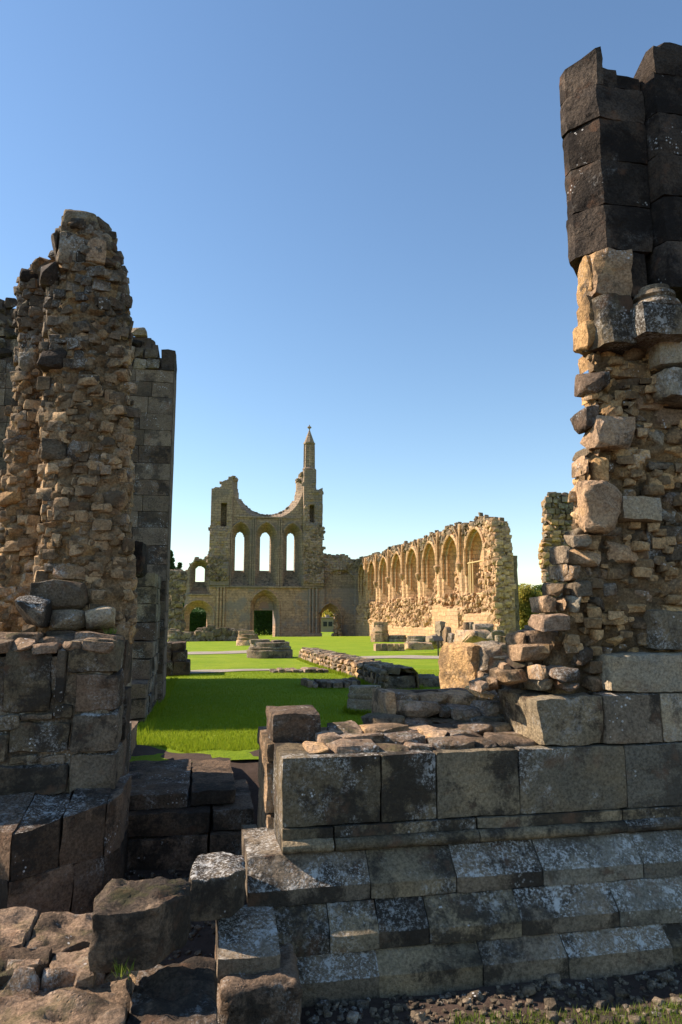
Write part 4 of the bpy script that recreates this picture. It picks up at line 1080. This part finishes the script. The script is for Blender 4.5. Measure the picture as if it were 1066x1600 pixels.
# dressed stones caught in the rubble
block(rp, X(892, 790, 4.22), X(972, 790, 4.0), 3.98, 4.24, Zp(930, 826, 4.0), Zp(930, 752, 4.0), 'buff', 'ashlar_block', .045, .035, .03, (.05, .03, -.12), lambda u, v, w, p: (p.x, p.y, p.z - .05 * max(0, u) * (w > 0)))
block(rp, X(970, 790, 4.08), X(1032, 790, 4.08), 4.06, 4.5, Zp(1000, 815, 4.08), Zp(1000, 776, 4.08), 'pale', 'ashlar_block', .02, .012, .04)
block(rp, X(1028, 540, 4.0), X(1130, 540, 4.0), 3.98, 4.5, Zp(1050, 572, 4.0), Zp(1050, 520, 4.0), 'pale', 'ashlar_block', .04, .02, .04)
block(rp, X(1045, 600, 3.95), X(1140, 600, 3.95), 3.93, 4.5, Zp(1060, 620, 3.95), Zp(1060, 574, 3.95), 'pale', 'ashlar_block', .03, .015, .04)
block(rp, X(1022, 985, 4.05), X(1140, 985, 4.05), 4.04, 4.5, Zp(1050, 1016, 4.05), Zp(1050, 955, 4.05), 'pale', 'ashlar_block', .03, .015, .04)
# angled shaft courses
def poly_prism(parent, plan, z0, z1_, mat, name, amp=.008, cell=.06, top=None):
    SEED[0] += 1; sv = Vector((SEED[0], SEED[0] * 2.2, SEED[0] * .3))
    pts = []; n = len(plan)
    for i in range(n):
        a, b = Vector(plan[i]), Vector(plan[(i + 1) % n]); k = max(1, int((b - a).length / cell))
        for j in range(k): pts.append(a.lerp(b, j / k))
    m = len(pts); k = max(2, int((z1_ - z0) / cell)); cx = sum(p.x for p in pts) / m; cy = sum(p.y for p in pts) / m
    V, Fc = [], []
    for i in range(k + 1):
        sh = .02 if i in (0, k) else 0
        for p in pts:
            zt = z1_ + (top(p.x, p.y) if top else 0)
            z = z0 + (zt - z0) * i / k
            v = Vector((p.x + (cx - p.x) * sh, p.y + (cy - p.y) * sh, z))
            v += nvec(v * 4 + sv) * amp * 1.4 + nvec(v * 15 + sv) * amp * .8
            V.append(v - Vector((cx, cy, z0)))
    for i in range(k):
        for j in range(m):
            a, b = i * m + j, i * m + (j + 1) % m; Fc.append((a, b, b + m, a + m))
    Fc.append(tuple(reversed(range(m)))); Fc.append(tuple(range(k * m, k * m + m)))
    return put(name, mesh_from(V, Fc, True, 35), mat, parent, (cx, cy, z0))
Y0 = 4.0
zj = [Zp(938, y, Y0) for y in (385, 315, 246, 183, 131, 76)]
xa = X(940, 250, Y0); xd = X(1012, 250, Y0); xb = X(889, 250, Y0 + .17)
for i in range(5):
    o1 = r3.uniform(-.008, .008)
    P = [(xb + o1, Y0 + .17), (xa + o1, Y0 + o1), (xd, Y0 + o1), (xd, Y0 + .5), (xb + .22, Y0 + .5), (xb + o1, Y0 + .25)]
    tp_ = None
    if i == 4:
        tp_ = lambda x, y: (-.22 if x > xa + .17 else -.19 if x > xa + .03 else -.07 * (xa - x) / (xa - xb))
    if i == 4:
        poly_prism(rp, [(xb + o1, Y0 + .17), (xa + o1, Y0 + o1), (xa + .05, Y0 + o1), (xa + .05, Y0 + .3), (xb + .12, Y0 + .4), (xb + o1, Y0 + .25)], zj[4] + .003, zj[5], 'black', 'shaft_block', .009, .045, lambda x, y: -.05 * (xa - x) / (xa - xb))
        poly_prism(rp, [(xa + .052, Y0 + .01), (xa + .16, Y0 + .01), (xa + .16, Y0 + .4), (xa + .052, Y0 + .4)], zj[4] + .003, zj[4] + .14, 'black', 'shaft_block', .014, .04)
        poly_prism(rp, [(xa + .163, Y0 + .02), (xd, Y0 + .02), (xd, Y0 + .4), (xa + .163, Y0 + .4)], zj[4] + .003, zj[4] + .10, 'black', 'shaft_block', .016, .04)
        break
    poly_prism(rp, P, zj[i] + .003, zj[i + 1] - .003, 'black', 'shaft_block', .009, .045, tp_)
zk = [Zp(1035, y, 3.9) for y in (445, 373, 302, 237, 173, 113, 62)]
xe = X(1034, 250, Y0 - .1)
for i in range(6):
    o1 = r3.uniform(-.008, .008)
    P = [(xd + .004, Y0 + .02 + o1), (xe, Y0 - .10 + o1), (xe + .5, Y0 - .10 + o1), (xe + .5, Y0 + .5), (xd + .004, Y0 + .5)]
    tp_ = (lambda x, y: -.20 if x < xe - .02 else (-.05 if x < xe + .06 else .0)) if i == 5 else None
    poly_prism(rp, P, zk[i] + .003, zk[i + 1] - .003, 'black', 'shaft_block', .009, .045, tp_)
# ochre broken courses under the shaft
zo = [Zp(940, 458, Y0), zj[0]]
poly_prism(rp, [(X(922, 420, Y0 + .1), Y0 + .2), (X(935, 420, Y0 + .02), Y0 + .04), (X(950, 420, Y0), Y0 + .01), (X(986, 420, Y0), Y0 + .005), (X(986, 420, Y0), Y0 + .5), (X(975, 420, Y0 + .1), Y0 + .5)], zo[0], zo[1] - .004, 'buff', 'shaft_block', .03, .04)
block(rp, X(987, 420, Y0), X(1013, 420, Y0), Y0 + .01, Y0 + .5, zo[0], zo[1] - .004, 'black', 'shaft_block', .015, .008, .04)
for (a, b, c, d) in ((908, 398, 938, 450), (908, 430, 945, 462), (906, 462, 950, 500), (903, 495, 948, 538)):
    px_stone(rp, a, b, c, d, Y0 + .08, r3.choice(('ochre', 'ochre', 'buff')), .2, 0, .08, back=.12)
poly_prism(rp, [(X(920, 500, Y0 + .1), Y0 + .2), (X(942, 500, Y0), Y0 + .02), (X(952, 500, Y0), Y0 - .02), (X(990, 500, Y0), Y0 - .02), (X(990, 500, Y0), Y0 + .5), (X(975, 500, Y0 + .1), Y0 + .5)], Zp(940, 536, Y0), zo[0] - .004, 'ashlar', 'corbel_block', .018, .04)
xm = X(1012, 490, 3.88)
poly_prism(rp, [(X(988, 490, 3.95), 4.0), (X(1006, 490, 3.84), 3.84), (X(1006, 490, 3.84) + .36, 3.84), (X(1006, 490, 3.84) + .36, 4.4), (X(988, 490, 3.95), 4.4)], Zp(1006, 517, 3.84), Zp(1006, 470, 3.84), 'ashlar', 'colonnette_base', .008, .04)
cb = put('base_moulding', lathe([(.155, 0), (.165, .02), (.155, .045), (.12, .06), (.115, .075), (.135, .09), (.13, .115), (.105, .13), (.10, .16)], 24, .004), 'grey', rp, (X(1026, 460, 3.96), 3.99, Zp(1006, 470, 3.84)))
# blocks standing behind the wall
b0 = at_y(719, 1082, 5.7); b1 = at_y(768, 1008, 5.7)
tag(block(None, b0.x, b1.x, 5.7, 6.1, b0.z - .3, b1.z, 'ochre', 'stone_block', .04, .03, .04, (0, 0, .5)), 'upright sunlit sandstone block standing behind the low right wall', 'stone block')
b0 = at_y(757, 1052, 5.6); b1 = at_y(805, 1008, 5.6)
tag(block(None, b0.x, b1.x, 5.62, 6.0, b0.z, b1.z, 'grey', 'stone_block', .06, .04, .04), 'grey slab leaning right of the upright sunlit sandstone block', 'stone block')
b0 = at_y(757, 1084, 5.5); b1 = at_y(805, 1050, 5.5)
tag(block(None, b0.x, b1.x, 5.5, 6.0, b0.z, b1.z, 'buff', 'stone_block', .06, .04, .04), 'buff block under the grey slab behind the low right wall', 'stone block')
b0 = at_y(697, 1084, 6.2); b1 = at_y(716, 1036, 6.2); R = (b1.x - b0.x) / 2
tag(put('column_stub', lathe([(R, -.5), (R, (b1.z - b0.z) * .48), (R * .96, (b1.z - b0.z) * .5), (R, (b1.z - b0.z) * .52), (R, (b1.z - b0.z) * .97), (R * .93, b1.z - b0.z)], 18, .006, 3), 'buff', None, ((b0.x + b1.x) / 2, 6.2 + R, b0.z)), 'short round column drum left of the upright sandstone block', 'column stub')

# ================================================================ LEFT FOREGROUND WALL
lw = thing('ruined_wall', 'left foreground wall of large grey lichened blocks with a ledge on top', 'wall', (-1.2, 5.3, 0))
YW = 5.0; XJ = X(183, 1120, YW)
for i, (a, b, c, d, m) in enumerate(((-90, 1016, -2, 1120, 'ashlar'), (-2, 1012, 82, 1117, 'ashlar'), (82, 1014, 104, 1100, 'plinth'), (104, 1000, 184, 1053, 'ashlar'), (113, 1053, 184, 1114, 'darkred'), (82, 1100, 113, 1124, 'ashlar'), (-30, 1117, 30, 1146, 'ashlar'), (30, 1117, 82, 1128, 'grey'), (10, 1128, 106, 1180, 'ashlar'), (-90, 1146, 10, 1194, 'ashlar'), (108, 1114, 184, 1178, 'plinth'), (106, 1178, 184, 1246, 'plinth'), (10, 1180, 60, 1196, 'ashlar'), (60, 1180, 106, 1200, 'grey'), (-90, 1194, 106, 1250, 'plinth'))):
    p, q = at_y(a, d, YW), at_y(b if False else c, b, YW)
    block(lw, p.x, min(q.x, XJ), YW + r3.uniform(0, .03), 5.5, p.z, q.z, m, 'ashlar_block', .03, .016, .035)
zpl = Zp(100, 1243, YW)
zl0, zl1 = Zp(100, 1292, 4.66), Zp(100, 1362, 4.66)
PL = [(-2.1, 4.75), (X(-60, 1310, 4.7), 4.72), (X(18, 1330, 4.45), 4.45), (X(163, 1310, 4.78), 4.78), (X(189, 1310, 4.95), 4.95), (X(189, 1310, 4.95), 5.5), (-2.1, 5.5)]
zq0, zq1 = Zp(100, 1287, 4.62), Zp(100, 1357, 4.62)
def cut_plan(u0, u1):
    a, b = Vector(PL[2]), Vector(PL[3]); p, q = a.lerp(b, u0), a.lerp(b, u1)
    return [(p.x, p.y), (q.x, q.y)]
def upper(pl_): return poly_prism(lw, pl_, zq1 + .003, zq0, 'darklichen', 'plinth_block', .010, .05, lambda x, y: .10 * max(0, min(1, (y - 4.5) / .5)))
f0, f1 = cut_plan(0, .5), cut_plan(.51, 1)
upper([f0[0], f0[1], (f0[1][0], 5.3), (f0[0][0], 5.3)]); upper([f1[0], f1[1], (f1[1][0], 5.3), (f1[0][0], 5.3)])
upper([PL[1], (PL[2][0] - .004, PL[2][1]), (PL[2][0] - .004, 5.3), (PL[1][0], 5.3)]); upper([(PL[3][0] + .004, PL[3][1]), PL[4], PL[5], (PL[3][0] + .004, 5.3)])
g0, g1 = cut_plan(0, .66), cut_plan(.67, 1)
for pl_ in ([g0[0], g0[1], (g0[1][0], 5.3), (g0[0][0], 5.3)], [g1[0], g1[1], (g1[1][0], 5.3), (g1[0][0], 5.3)], [PL[1], (PL[2][0] - .004, PL[2][1]), (PL[2][0] - .004, 5.3), (PL[1][0], 5.3)], [(PL[3][0] + .004, PL[3][1]), PL[4], PL[5], (PL[3][0] + .004, 5.3)]):
    poly_prism(lw, pl_, 0.0, zq1 - .002, 'darkred', 'plinth_block', .012, .05)
# jamb behind the face
for i, (y0, y1, z0, z1_, dx) in enumerate(((5.5, 6.0, .1, .62, .02), (5.5, 6.1, .62, 1.0, 0), (5.5, 5.9, 1.0, 1.36, .01), (5.5, 6.0, 1.36, 1.72, -.01), (6.0, 6.6, .1, .8, -.06), (6.1, 6.6, .8, 1.22, -.06), (6.6, 7.3, .3, .9, -.1), (6.6, 7.2, .9, 1.05, -.12), (7.3, 8.0, .3, .8, -.1))):
    block(lw, XJ - .5, XJ + dx, y0, y1, z0, z1_, 'darkred', 'jamb_block', .02, .012, .06)
A = np.arange(-3.0, XJ - .02, .08); Z = np.arange(-.05, 1.69, .08); AA, ZZ = np.meshgrid(A, Z, indexing='ij')
relief('wall_core', 'grey', lw, A, Z, np.ones((len(A) - 1, len(Z) - 1), bool), np.full_like(AA, 5.06), np.full_like(AA, 6.6))
zt = Zp(100, 1000, YW)
for row, (Y, dz) in enumerate(((5.12, -.01), (5.30, .01), (5.5, .03))):
    e = rowfill(r3, -1.9, XJ - .03, .14, .34)
    for a, b in zip(e, e[1:]): stone(lw, a, b, Y - .12, Y + .12, zt - .09, zt + dz + r3.uniform(-.01, .03), 'top', r3, .06)
# boulders on the ledge
for (a, b, c, d, Y, m, lab) in ((24, 928, 78, 980, 5.35, 'plinth', 'rounded grey boulder with white lichen on the left ledge'), (46, 908, 136, 954, 5.55, 'grey', 'long dark block at the foot of the left rubble pier'), (132, 948, 178, 982, 5.45, 'pale', 'pale split slab on the ledge right of the boulder'), (78, 952, 135, 984, 5.5, 'grey', 'low dark stone between boulder and pale slab on the ledge')):
    p, q = at_y(a, d, Y), at_y(c, b, Y)
    tag(stone(None, p.x, q.x, Y - .1, Y + .28, p.z, q.z, m, r3, .06, 'boulder'), lab, 'stone', 'stones on the left ledge')

# ================================================================ LEFT RUBBLE PIER
lp = thing('rubble_pier', 'tall jagged rubble pier rising from the left foreground ledge', 'pier', (-1.0, 5.9, 1.7))
YM = 5.62
Rm = [(328, 148), (345, 164), (385, 180), (430, 193), (500, 199), (600, 200), (700, 200), (800, 196), (850, 198), (900, 202), (985, 203)]
Lm = [(328, 100), (350, 90), (400, 84), (480, 72), (560, 66), (650, 64), (720, 64), (800, 66), (860, 60), (920, 54), (985, 44)]
Ll = [(395, 62), (428, 30), (480, 27), (600, 22), (700, 8), (760, -2), (860, -8), (985, -40)]
def edge(tab, Y):
    zz = [Zp(b, a, Y) for a, b in tab][::-1]; xx = [X(b, a, Y) for a, b in tab][::-1]
    return lambda z: float(np.interp(z, zz, xx))
mR, mL, lL = edge(Rm, YM), edge(Lm, YM), edge(Ll, YM + .45)
ztm = Zp(125, 330, YM); ztl = Zp(50, 398, YM + .45)
def pier_part(xl, xr, yf, yb, z0, z1_, seed, mat):
    A = np.arange(-2.2, -.4, .03); Z = np.arange(z0, z1_, .03)
    AA, ZZ = np.meshgrid(A, Z, indexing='ij')
    l = np.array([xl(z) for z in Z]); r_ = np.array([xr(z) for z in Z])
    c, hw = (l + r_) / 2, (r_ - l) / 2
    u = (AA - c[None]) / np.maximum(hw[None], .05)
    mask = (np.abs(u[:-1, :-1]) < .97)
    relief('pier_core', mat, lp, A, Z, mask, yf + .14 * np.clip(np.abs(u), 0, 1) ** 3 + .03 + craggy(A, Z, seed, .13, .085), np.minimum(yb, yf + .2 + 7.5 * np.maximum(0, r_[None] - AA)), smooth=True)
pier_part(mL, mR, YM - .02, 6.55, 1.6, ztm - .05, 81, 'mortar')
pier_part(lL, mL, YM + .40, 6.6, 1.6, ztl - .05, 82, 'mortar')
def pier_rows(xl, xr, yf, z0, z1_, w0, w1, mats, flankR=False, flankL=False):
    z = z0
    while z < z1_:
        h = r3.uniform(.075, .17); f = (z - z0) / (z1_ - z0)
        h = min(h, z1_ - z + .03)
        a0, b0 = xl(z + h / 2), xr(z + h / 2)
        e = rowfill(r3, a0, b0, w0, w1)
        for a, b in zip(e, e[1:]):
            if r3.random() < .12: continue
            u = ((a + b) / 2 - (a0 + b0) / 2) / max(.05, (b0 - a0) / 2); y = yf + .14 * abs(u) ** 3
            pro = r3.choice((-.04, -.02, .0, .01, .02, .05)); hh = h * r3.uniform(.8, 1.25); za = z + r3.uniform(-.05, .05)
            m = r3.choice(mats[0] if f < .25 else (mats[1] if f < .7 else mats[2]))
            stone(lp, a, b, y - pro, y + .24, za, za + hh, m, r3, .22)
        if flankR:
            for k in range(2):
                y = yf + .22 + k * .36
                if r3.random() < .8: stone(lp, b0 * (y + .36) / yf - .2, b0 * (y + .36) / yf + r3.uniform(-.02, .04), y, y + .36, z, z + h, r3.choice(mats[1]), r3, .14)
        if flankL:
            for k in range(1):
                y = yf + .18
                stone(lp, a0 - r3.uniform(.0, .05), a0 + .18, y, y + .32, z, z + h, r3.choice(('buff', 'ochre', 'buff')), r3, .14)
        z += h * .96
pier_rows(mL, mR, YM, zt - .02, ztm, .10, .26, (('buff', 'grey', 'ochre', 'buff'), ('grey', 'buff', 'buff', 'grey', 'mortar'), ('grey', 'grey', 'ashlar', 'ashlar', 'buff')), True, True)
pier_rows(lL, mL, YM + .42, zt - .02, ztl, .12, .26, (('ochre', 'buff', 'grey'), ('buff', 'buff', 'grey', 'ochre'), ('grey', 'ashlar', 'buff')), False, True)
for (a, b, c, d, m) in ((87, 362, 135, 408, 'grey'), (133, 372, 166, 410, 'buff'), (92, 328, 150, 366, 'ashlar'), (128, 350, 168, 376, 'grey'), (28, 415, 62, 440, 'black'), (55, 400, 90, 436, 'black'), (75, 358, 92, 384, 'black'), (24, 548, 58, 582, 'pale'), (62, 684, 104, 716, 'grey'), (58, 545, 104, 572, 'black')):
    px_stone(lp, a, b, c, d, YM - .04 + (.4 if c < 80 else 0), m, .3, 0, .05)
small = []
for (xl, xr, yf, zt0, n, sd_) in ((mL, mR, YM + .02, ztm, 620, 1), (lL, mL, YM + .44, ztl, 420, 2)):
    for _ in range(n):
        z = rng.uniform(zt - .05, zt0 - .1); a, b = xl(z), xr(z); x = rng.uniform(a, b)
        u = (x - (a + b) / 2) / max(.05, (b - a) / 2); s_ = rng.uniform(.018, .05)
        small.append(((x, yf + .14 * abs(u) ** 3 + rng.uniform(-.03, .03), z), (s_ * rng.uniform(1., 1.9), s_ * 1.4, s_), rng.uniform(-.6, .6)))
for _ in range(260):
    z = rng.uniform(zt - .05, ztm - .4); s_ = rng.uniform(.02, .06); yy = YM + rng.uniform(.1, .7); small.append(((mR(z) * yy / YM - .01, yy, z), (s_, s_ * 1.6, s_), rng.uniform(-.5, .5)))
    small.append(((mL(z) + .01, YM + rng.uniform(.1, .4), z), (s_, s_ * 1.6, s_), rng.uniform(-.5, .5)))
zc_ = zt + .62 * (ztm - zt)
joined_rubble('small_rubble', 'rubble_mid', lp, [i_ for i_ in small if i_[0][2] + rng.uniform(-.5, .5) < zc_])
joined_rubble('upper_small_rubble', 'rubble_crust', lp, [i_ for i_ in small if i_[0][2] + rng.uniform(-.5, .5) >= zc_])
# projecting dark corbel
p, q = at_y(188, 900, 6.3), at_y(225, 845, 6.3)
block(lp, p.x - .25, q.x, 6.3, 6.75, p.z, q.z, 'black', 'corbel_block', .04, .025, .05)

# ================================================================ TALL WALL BEHIND
tw = thing('tall_wall', 'tall dark ashlar wall with ragged top behind the left rubble pier', 'wall', (-2.5, 14, .4))
YT = 12.4; XT = -.63
tpf = [at_y(a, b, YT) for a, b in ((-200, 440), (-60, 452), (0, 462), (25, 466), (120, 490), (205, 506), (222, 514), (236, 514), (250, 530), (258, 546), (272, 547))]
def t_top(x): return float(np.interp(x, [v.x for v in tpf], [v.z for v in tpf]))
A = np.arange(-11.0, XT + .01, .12); Z = np.arange(.1, 8.2, .12); AA, ZZ = np.meshgrid(A, Z, indexing='ij')  # unseen left end lengthened so the wall's shadow bounds the lit lawn strip
zt_ = np.array([t_top(a) - .06 for a in A])
mask = ZZ[:-1, 1:] < np.minimum(zt_[:-1], zt_[1:])[:, None]
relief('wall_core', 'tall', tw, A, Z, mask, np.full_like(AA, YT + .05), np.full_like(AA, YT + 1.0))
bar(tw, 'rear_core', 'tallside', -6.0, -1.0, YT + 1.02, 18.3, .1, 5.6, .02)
zl = Zp(230, 577, YT)
z = .3; row = 0
while z < zl - .05:
    h = min(r3.uniform(.27, .33), zl - z)
    for (a, b) in ((-3.75, -2.35), (-1.75, XT)):
        e = rowfill(r3, a - r3.uniform(0, .25), b, .38, .7)
        for u, v in zip(e, e[1:]):
            m = r3.choice(('tallstone', 'tallstone', 'tallstone', 'darkred'))
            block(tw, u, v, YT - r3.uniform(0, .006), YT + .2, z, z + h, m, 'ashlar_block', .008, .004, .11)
    z += h; row += 1
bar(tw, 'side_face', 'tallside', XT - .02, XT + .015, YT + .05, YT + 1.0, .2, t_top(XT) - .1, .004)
bar(tw, 'quoin', 'black', XT - .22, XT + .03, YT - .03, YT + .5, zl, t_top(XT), .02)
z = zl
while z < 7.4:
    h = r3.uniform(.14, .24)
    for (a, b) in ((-4.0, -2.35), (-1.75, XT - .05)):
        e = rowfill(r3, a, b, .16, .36)
        for u, v in zip(e, e[1:]):
            if z + h < t_top((u + v) / 2) + .0: stone(tw, u, v, YT - .05, YT + .25, z, z + h, r3.choice(('grey', 'ashlar', 'black')), r3, .12, lumps=RUBLO)
    z += h
# lower return wall stepping toward the camera
z = .3
while z < 2.45:
    h = r3.uniform(.2, .3)
    ys_ = 9.9 if z < .9 else (10.5 if z < 1.5 else 11.0)
    e = rowfill(r3, ys_, YT - .04, .5, .9)
    for u, v in zip(e, e[1:]): block(tw, -1.25, -.70 + r3.uniform(-.015, .015), u, v, z, z + h, 'darkred' if z < 1.8 else 'ashlar', 'ashlar_block', .02, .014, .1)
    e = rowfill(r3, -2.0, -1.27, .35, .6)
    for u, v in zip(e, e[1:]): block(tw, u, v, ys_, YT - .04, z, z + h, r3.choice(('darkred', 'grey')), 'ashlar_block', .02, .014, .12)
    z += h

# ================================================================ DOOR STEPS
st = thing('stone_steps', 'worn dark stone steps rising through the doorway to the grass', 'steps', (0, 5.6, .1))
for (a, b, y0, y1, z0, z1_) in ((-.62, -.06, 5.62, 6.9, .49, .60), (-.055, .29, 5.64, 6.85, .485, .595), (-.64, .10, 5.50, 6.6, .33, .487), (.105, .42, 5.52, 6.5, .33, .483), (-.62, .09, 5.47, 6.5, .08, .327), (.095, .40, 5.48, 6.5, .08, .327)):
    block(st, a, b, y0, y1, z0, z1_, 'darkred', 'step', .02, .012, .05)
p = at_y(380, 1330, 4.9); q = at_y(407, 1306, 4.9)
tag(block(None, p.x, q.x, 4.9, 5.2, .05, q.z, 'grey', 'stone_block', .03, .02, .05), 'small grey block in the shade at the foot of the right door jamb', 'stone block')

# ================================================================ BROKEN FOREGROUND BLOCKS
def fblock(a, b, c, d, Y, dep, mat, label, r=.03, amp=.016, rot=None, warp=None, name='broken_block', zlow=None):
    p, q = at_y(a, d, Y), at_y(c, b, Y)
    o = block(None, p.x, q.x, Y, Y + dep, p.z if zlow is None else zlow, q.z, mat, name, r, amp, .017, rot, warp)
    return tag(o, label, 'stone block', 'broken plinth blocks in the foreground')
def pblock(plan, z0, z1_, mat, label, amp=.012, top=None):
    o = poly_prism(None, plan, z0, z1_, mat, 'broken_block', amp, .028, top)
    return tag(o, label, 'stone block', 'broken plinth blocks in the foreground')
def pp(px, py, Y): return (X(px, py, Y), Y)
def chamfer(k0, k1, dep, rise=0., rough=.02):
    def w_(u, v, w, p):
        t = max(0., (u - k0) / (1 - k0)); y = p.y + (1 - v) / 2 * t * dep
        z = p.z
        if w > .55:
            z += rise * 2 * max(0., min(1., (v + .4) / .5)) + rough * noise.fractal(Vector((p.x * 9, p.y * 9, 3.)), .8, 2.1, 4)
        x = p.x + (.05 * (w > 0) * max(0, -u) * max(0., v))
        return (x, y, z - k1 * max(0., u - .5) * (w > .3))
    return w_
fblock(293, 1366, 386, 1442, 3.56, .34, 'plinth', 'grey block with sunlit top touching the left end of the plinth', .02, .010, None, chamfer(.45, .03, .12, .0, .012))
o = prism(None, [(3.85, Zp(390, 1430, 3.72)), (3.72, Zp(390, 1430, 3.72)), (3.44, Zp(390, 1496, 3.44)), (3.44, Zp(390, 1534, 3.44)), (3.85, Zp(390, 1534, 3.44))], X(340, 1480, 3.44), X(440, 1480, 3.44), 'plinth', 'broken_block', .03, .005)
tag(o, 'chamfered grey plinth block below the grey sunlit-top block', 'stone block', 'broken plinth blocks in the foreground')
fblock(338, 1534, 474, 1640, 3.34, .5, 'darkred', 'dark rounded block at the bottom edge below the chamfered plinth block', .05, .02, zlow=-.05)
fblock(134, 1418, 296, 1526, 2.96, .30, 'brown', 'largest broken block with ragged two-level sunlit top', .022, .016, None, chamfer(.35, .04, .2, .012, .016))
ZS = .49
def slab(a, c, y_front, y_back, mat, label, zt=ZS, th=.32, amp=.010):
    x0, x1 = at_y(a, 1540, y_front).x, at_y(c, 1540, y_front).x
    def rough(u, v, w, p):
        if w < .3: return p
        q = Vector((p.x * 5 + x0 * 3, p.y * 7 + y_front * 3, 1.0))
        return (p.x, p.y, p.z + .035 * noise.fractal(q, .8, 2.1, 5) - .03 * max(0., noise.noise(q * .6)) ** .5)
    o = block(None, x0, x1, y_front, y_back, zt - th, zt, mat, 'stone_slab', .018, amp, .018, None, rough)
    return tag(o, label, 'stone slab', 'rough slabs at bottom left')
slab(-90, 193, 2.72, 3.15, 'top', 'broad rough slab in the bottom left corner with sunlit top')
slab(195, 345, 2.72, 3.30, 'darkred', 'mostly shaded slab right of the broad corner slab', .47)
slab(-90, 60, 3.155, 3.46, 'top', 'flat slab behind the broad corner slab at the left edge', .52)
slab(60.5, 152, 3.152, 3.44, 'top', 'small sunlit slab left of the largest broken block', .50)
slab(-90, 29, 3.465, 3.80, 'top', 'farthest flat slab on the left edge before the dark plinth', .53)
slab(29.5, 190, 3.445, 3.78, 'top', 'long flat slab behind the largest broken block', .50)
fm = thing('footing_wall', 'rough mortar footing under the bottom-left slabs', 'wall', (-.8, 3.2, 0))
put('footing_core', block_mesh((1.9, 1.0, .62), .06, .06, .03, 77, None), 'mortar', fm, (-1.15, 3.28, .06))
for (a, b, c, d, Y) in ((118, 1470, 150, 1500, 3.08), (0, 1478, 60, 1505, 3.10)):
    p, q = at_y(a, d, Y), at_y(c, b, Y); stone(fm, p.x, q.x, Y, Y + .16, ZS - .04, ZS + .045, 'top', r3, .08)
# weeds in the joints
for (px, py, Y, n, lab) in ((193, 1512, 2.93, 26, 'small green weed in the joint before the largest broken block'), (655, 1172, 4.2, 14, 'tiny green weed on top of the right wall'), (55, 1000, 5.3, 40, 'dry grass tuft on the left ledge'), (175, 985, 5.4, 40, 'dry yellow grass tuft by the pale split slab')):
    c = at_y(px, py, Y); pts = [(c.x + rng.gauss(0, .02), c.y + rng.gauss(0, .02), c.z - .02) for _ in range(n)]
    tag(blades('weed', 'blade_dry', pts, .02, .06, .003, 1.0), lab, 'weed')

# loose gravel along the foot of the plinth and in the doorway
peb = []
for _ in range(900):
    x = rng.uniform(.5, 3.2); y = rng.uniform(3.25, 3.62); s_ = rng.uniform(.004, .013) * (1 if rng.random() < .93 else 2.2)
    peb.append(((x, y, soil_h(x, y) + s_ * .3), (s_ * 1.4, s_ * 1.2, s_), rng.uniform(0, 6)))
for _ in range(400):
    x = rng.uniform(-.5, .4); y = rng.uniform(4.3, 5.4); s_ = rng.uniform(.005, .018)
    peb.append(((x, y, soil_h(x, y) + s_ * .3), (s_ * 1.4, s_ * 1.2, s_), rng.uniform(0, 6)))
tag(joined_rubble('gravel', 'rubble_crust', None, peb), 'loose gravel scattered on the dark soil at the wall foot', 'gravel', kind='stuff')
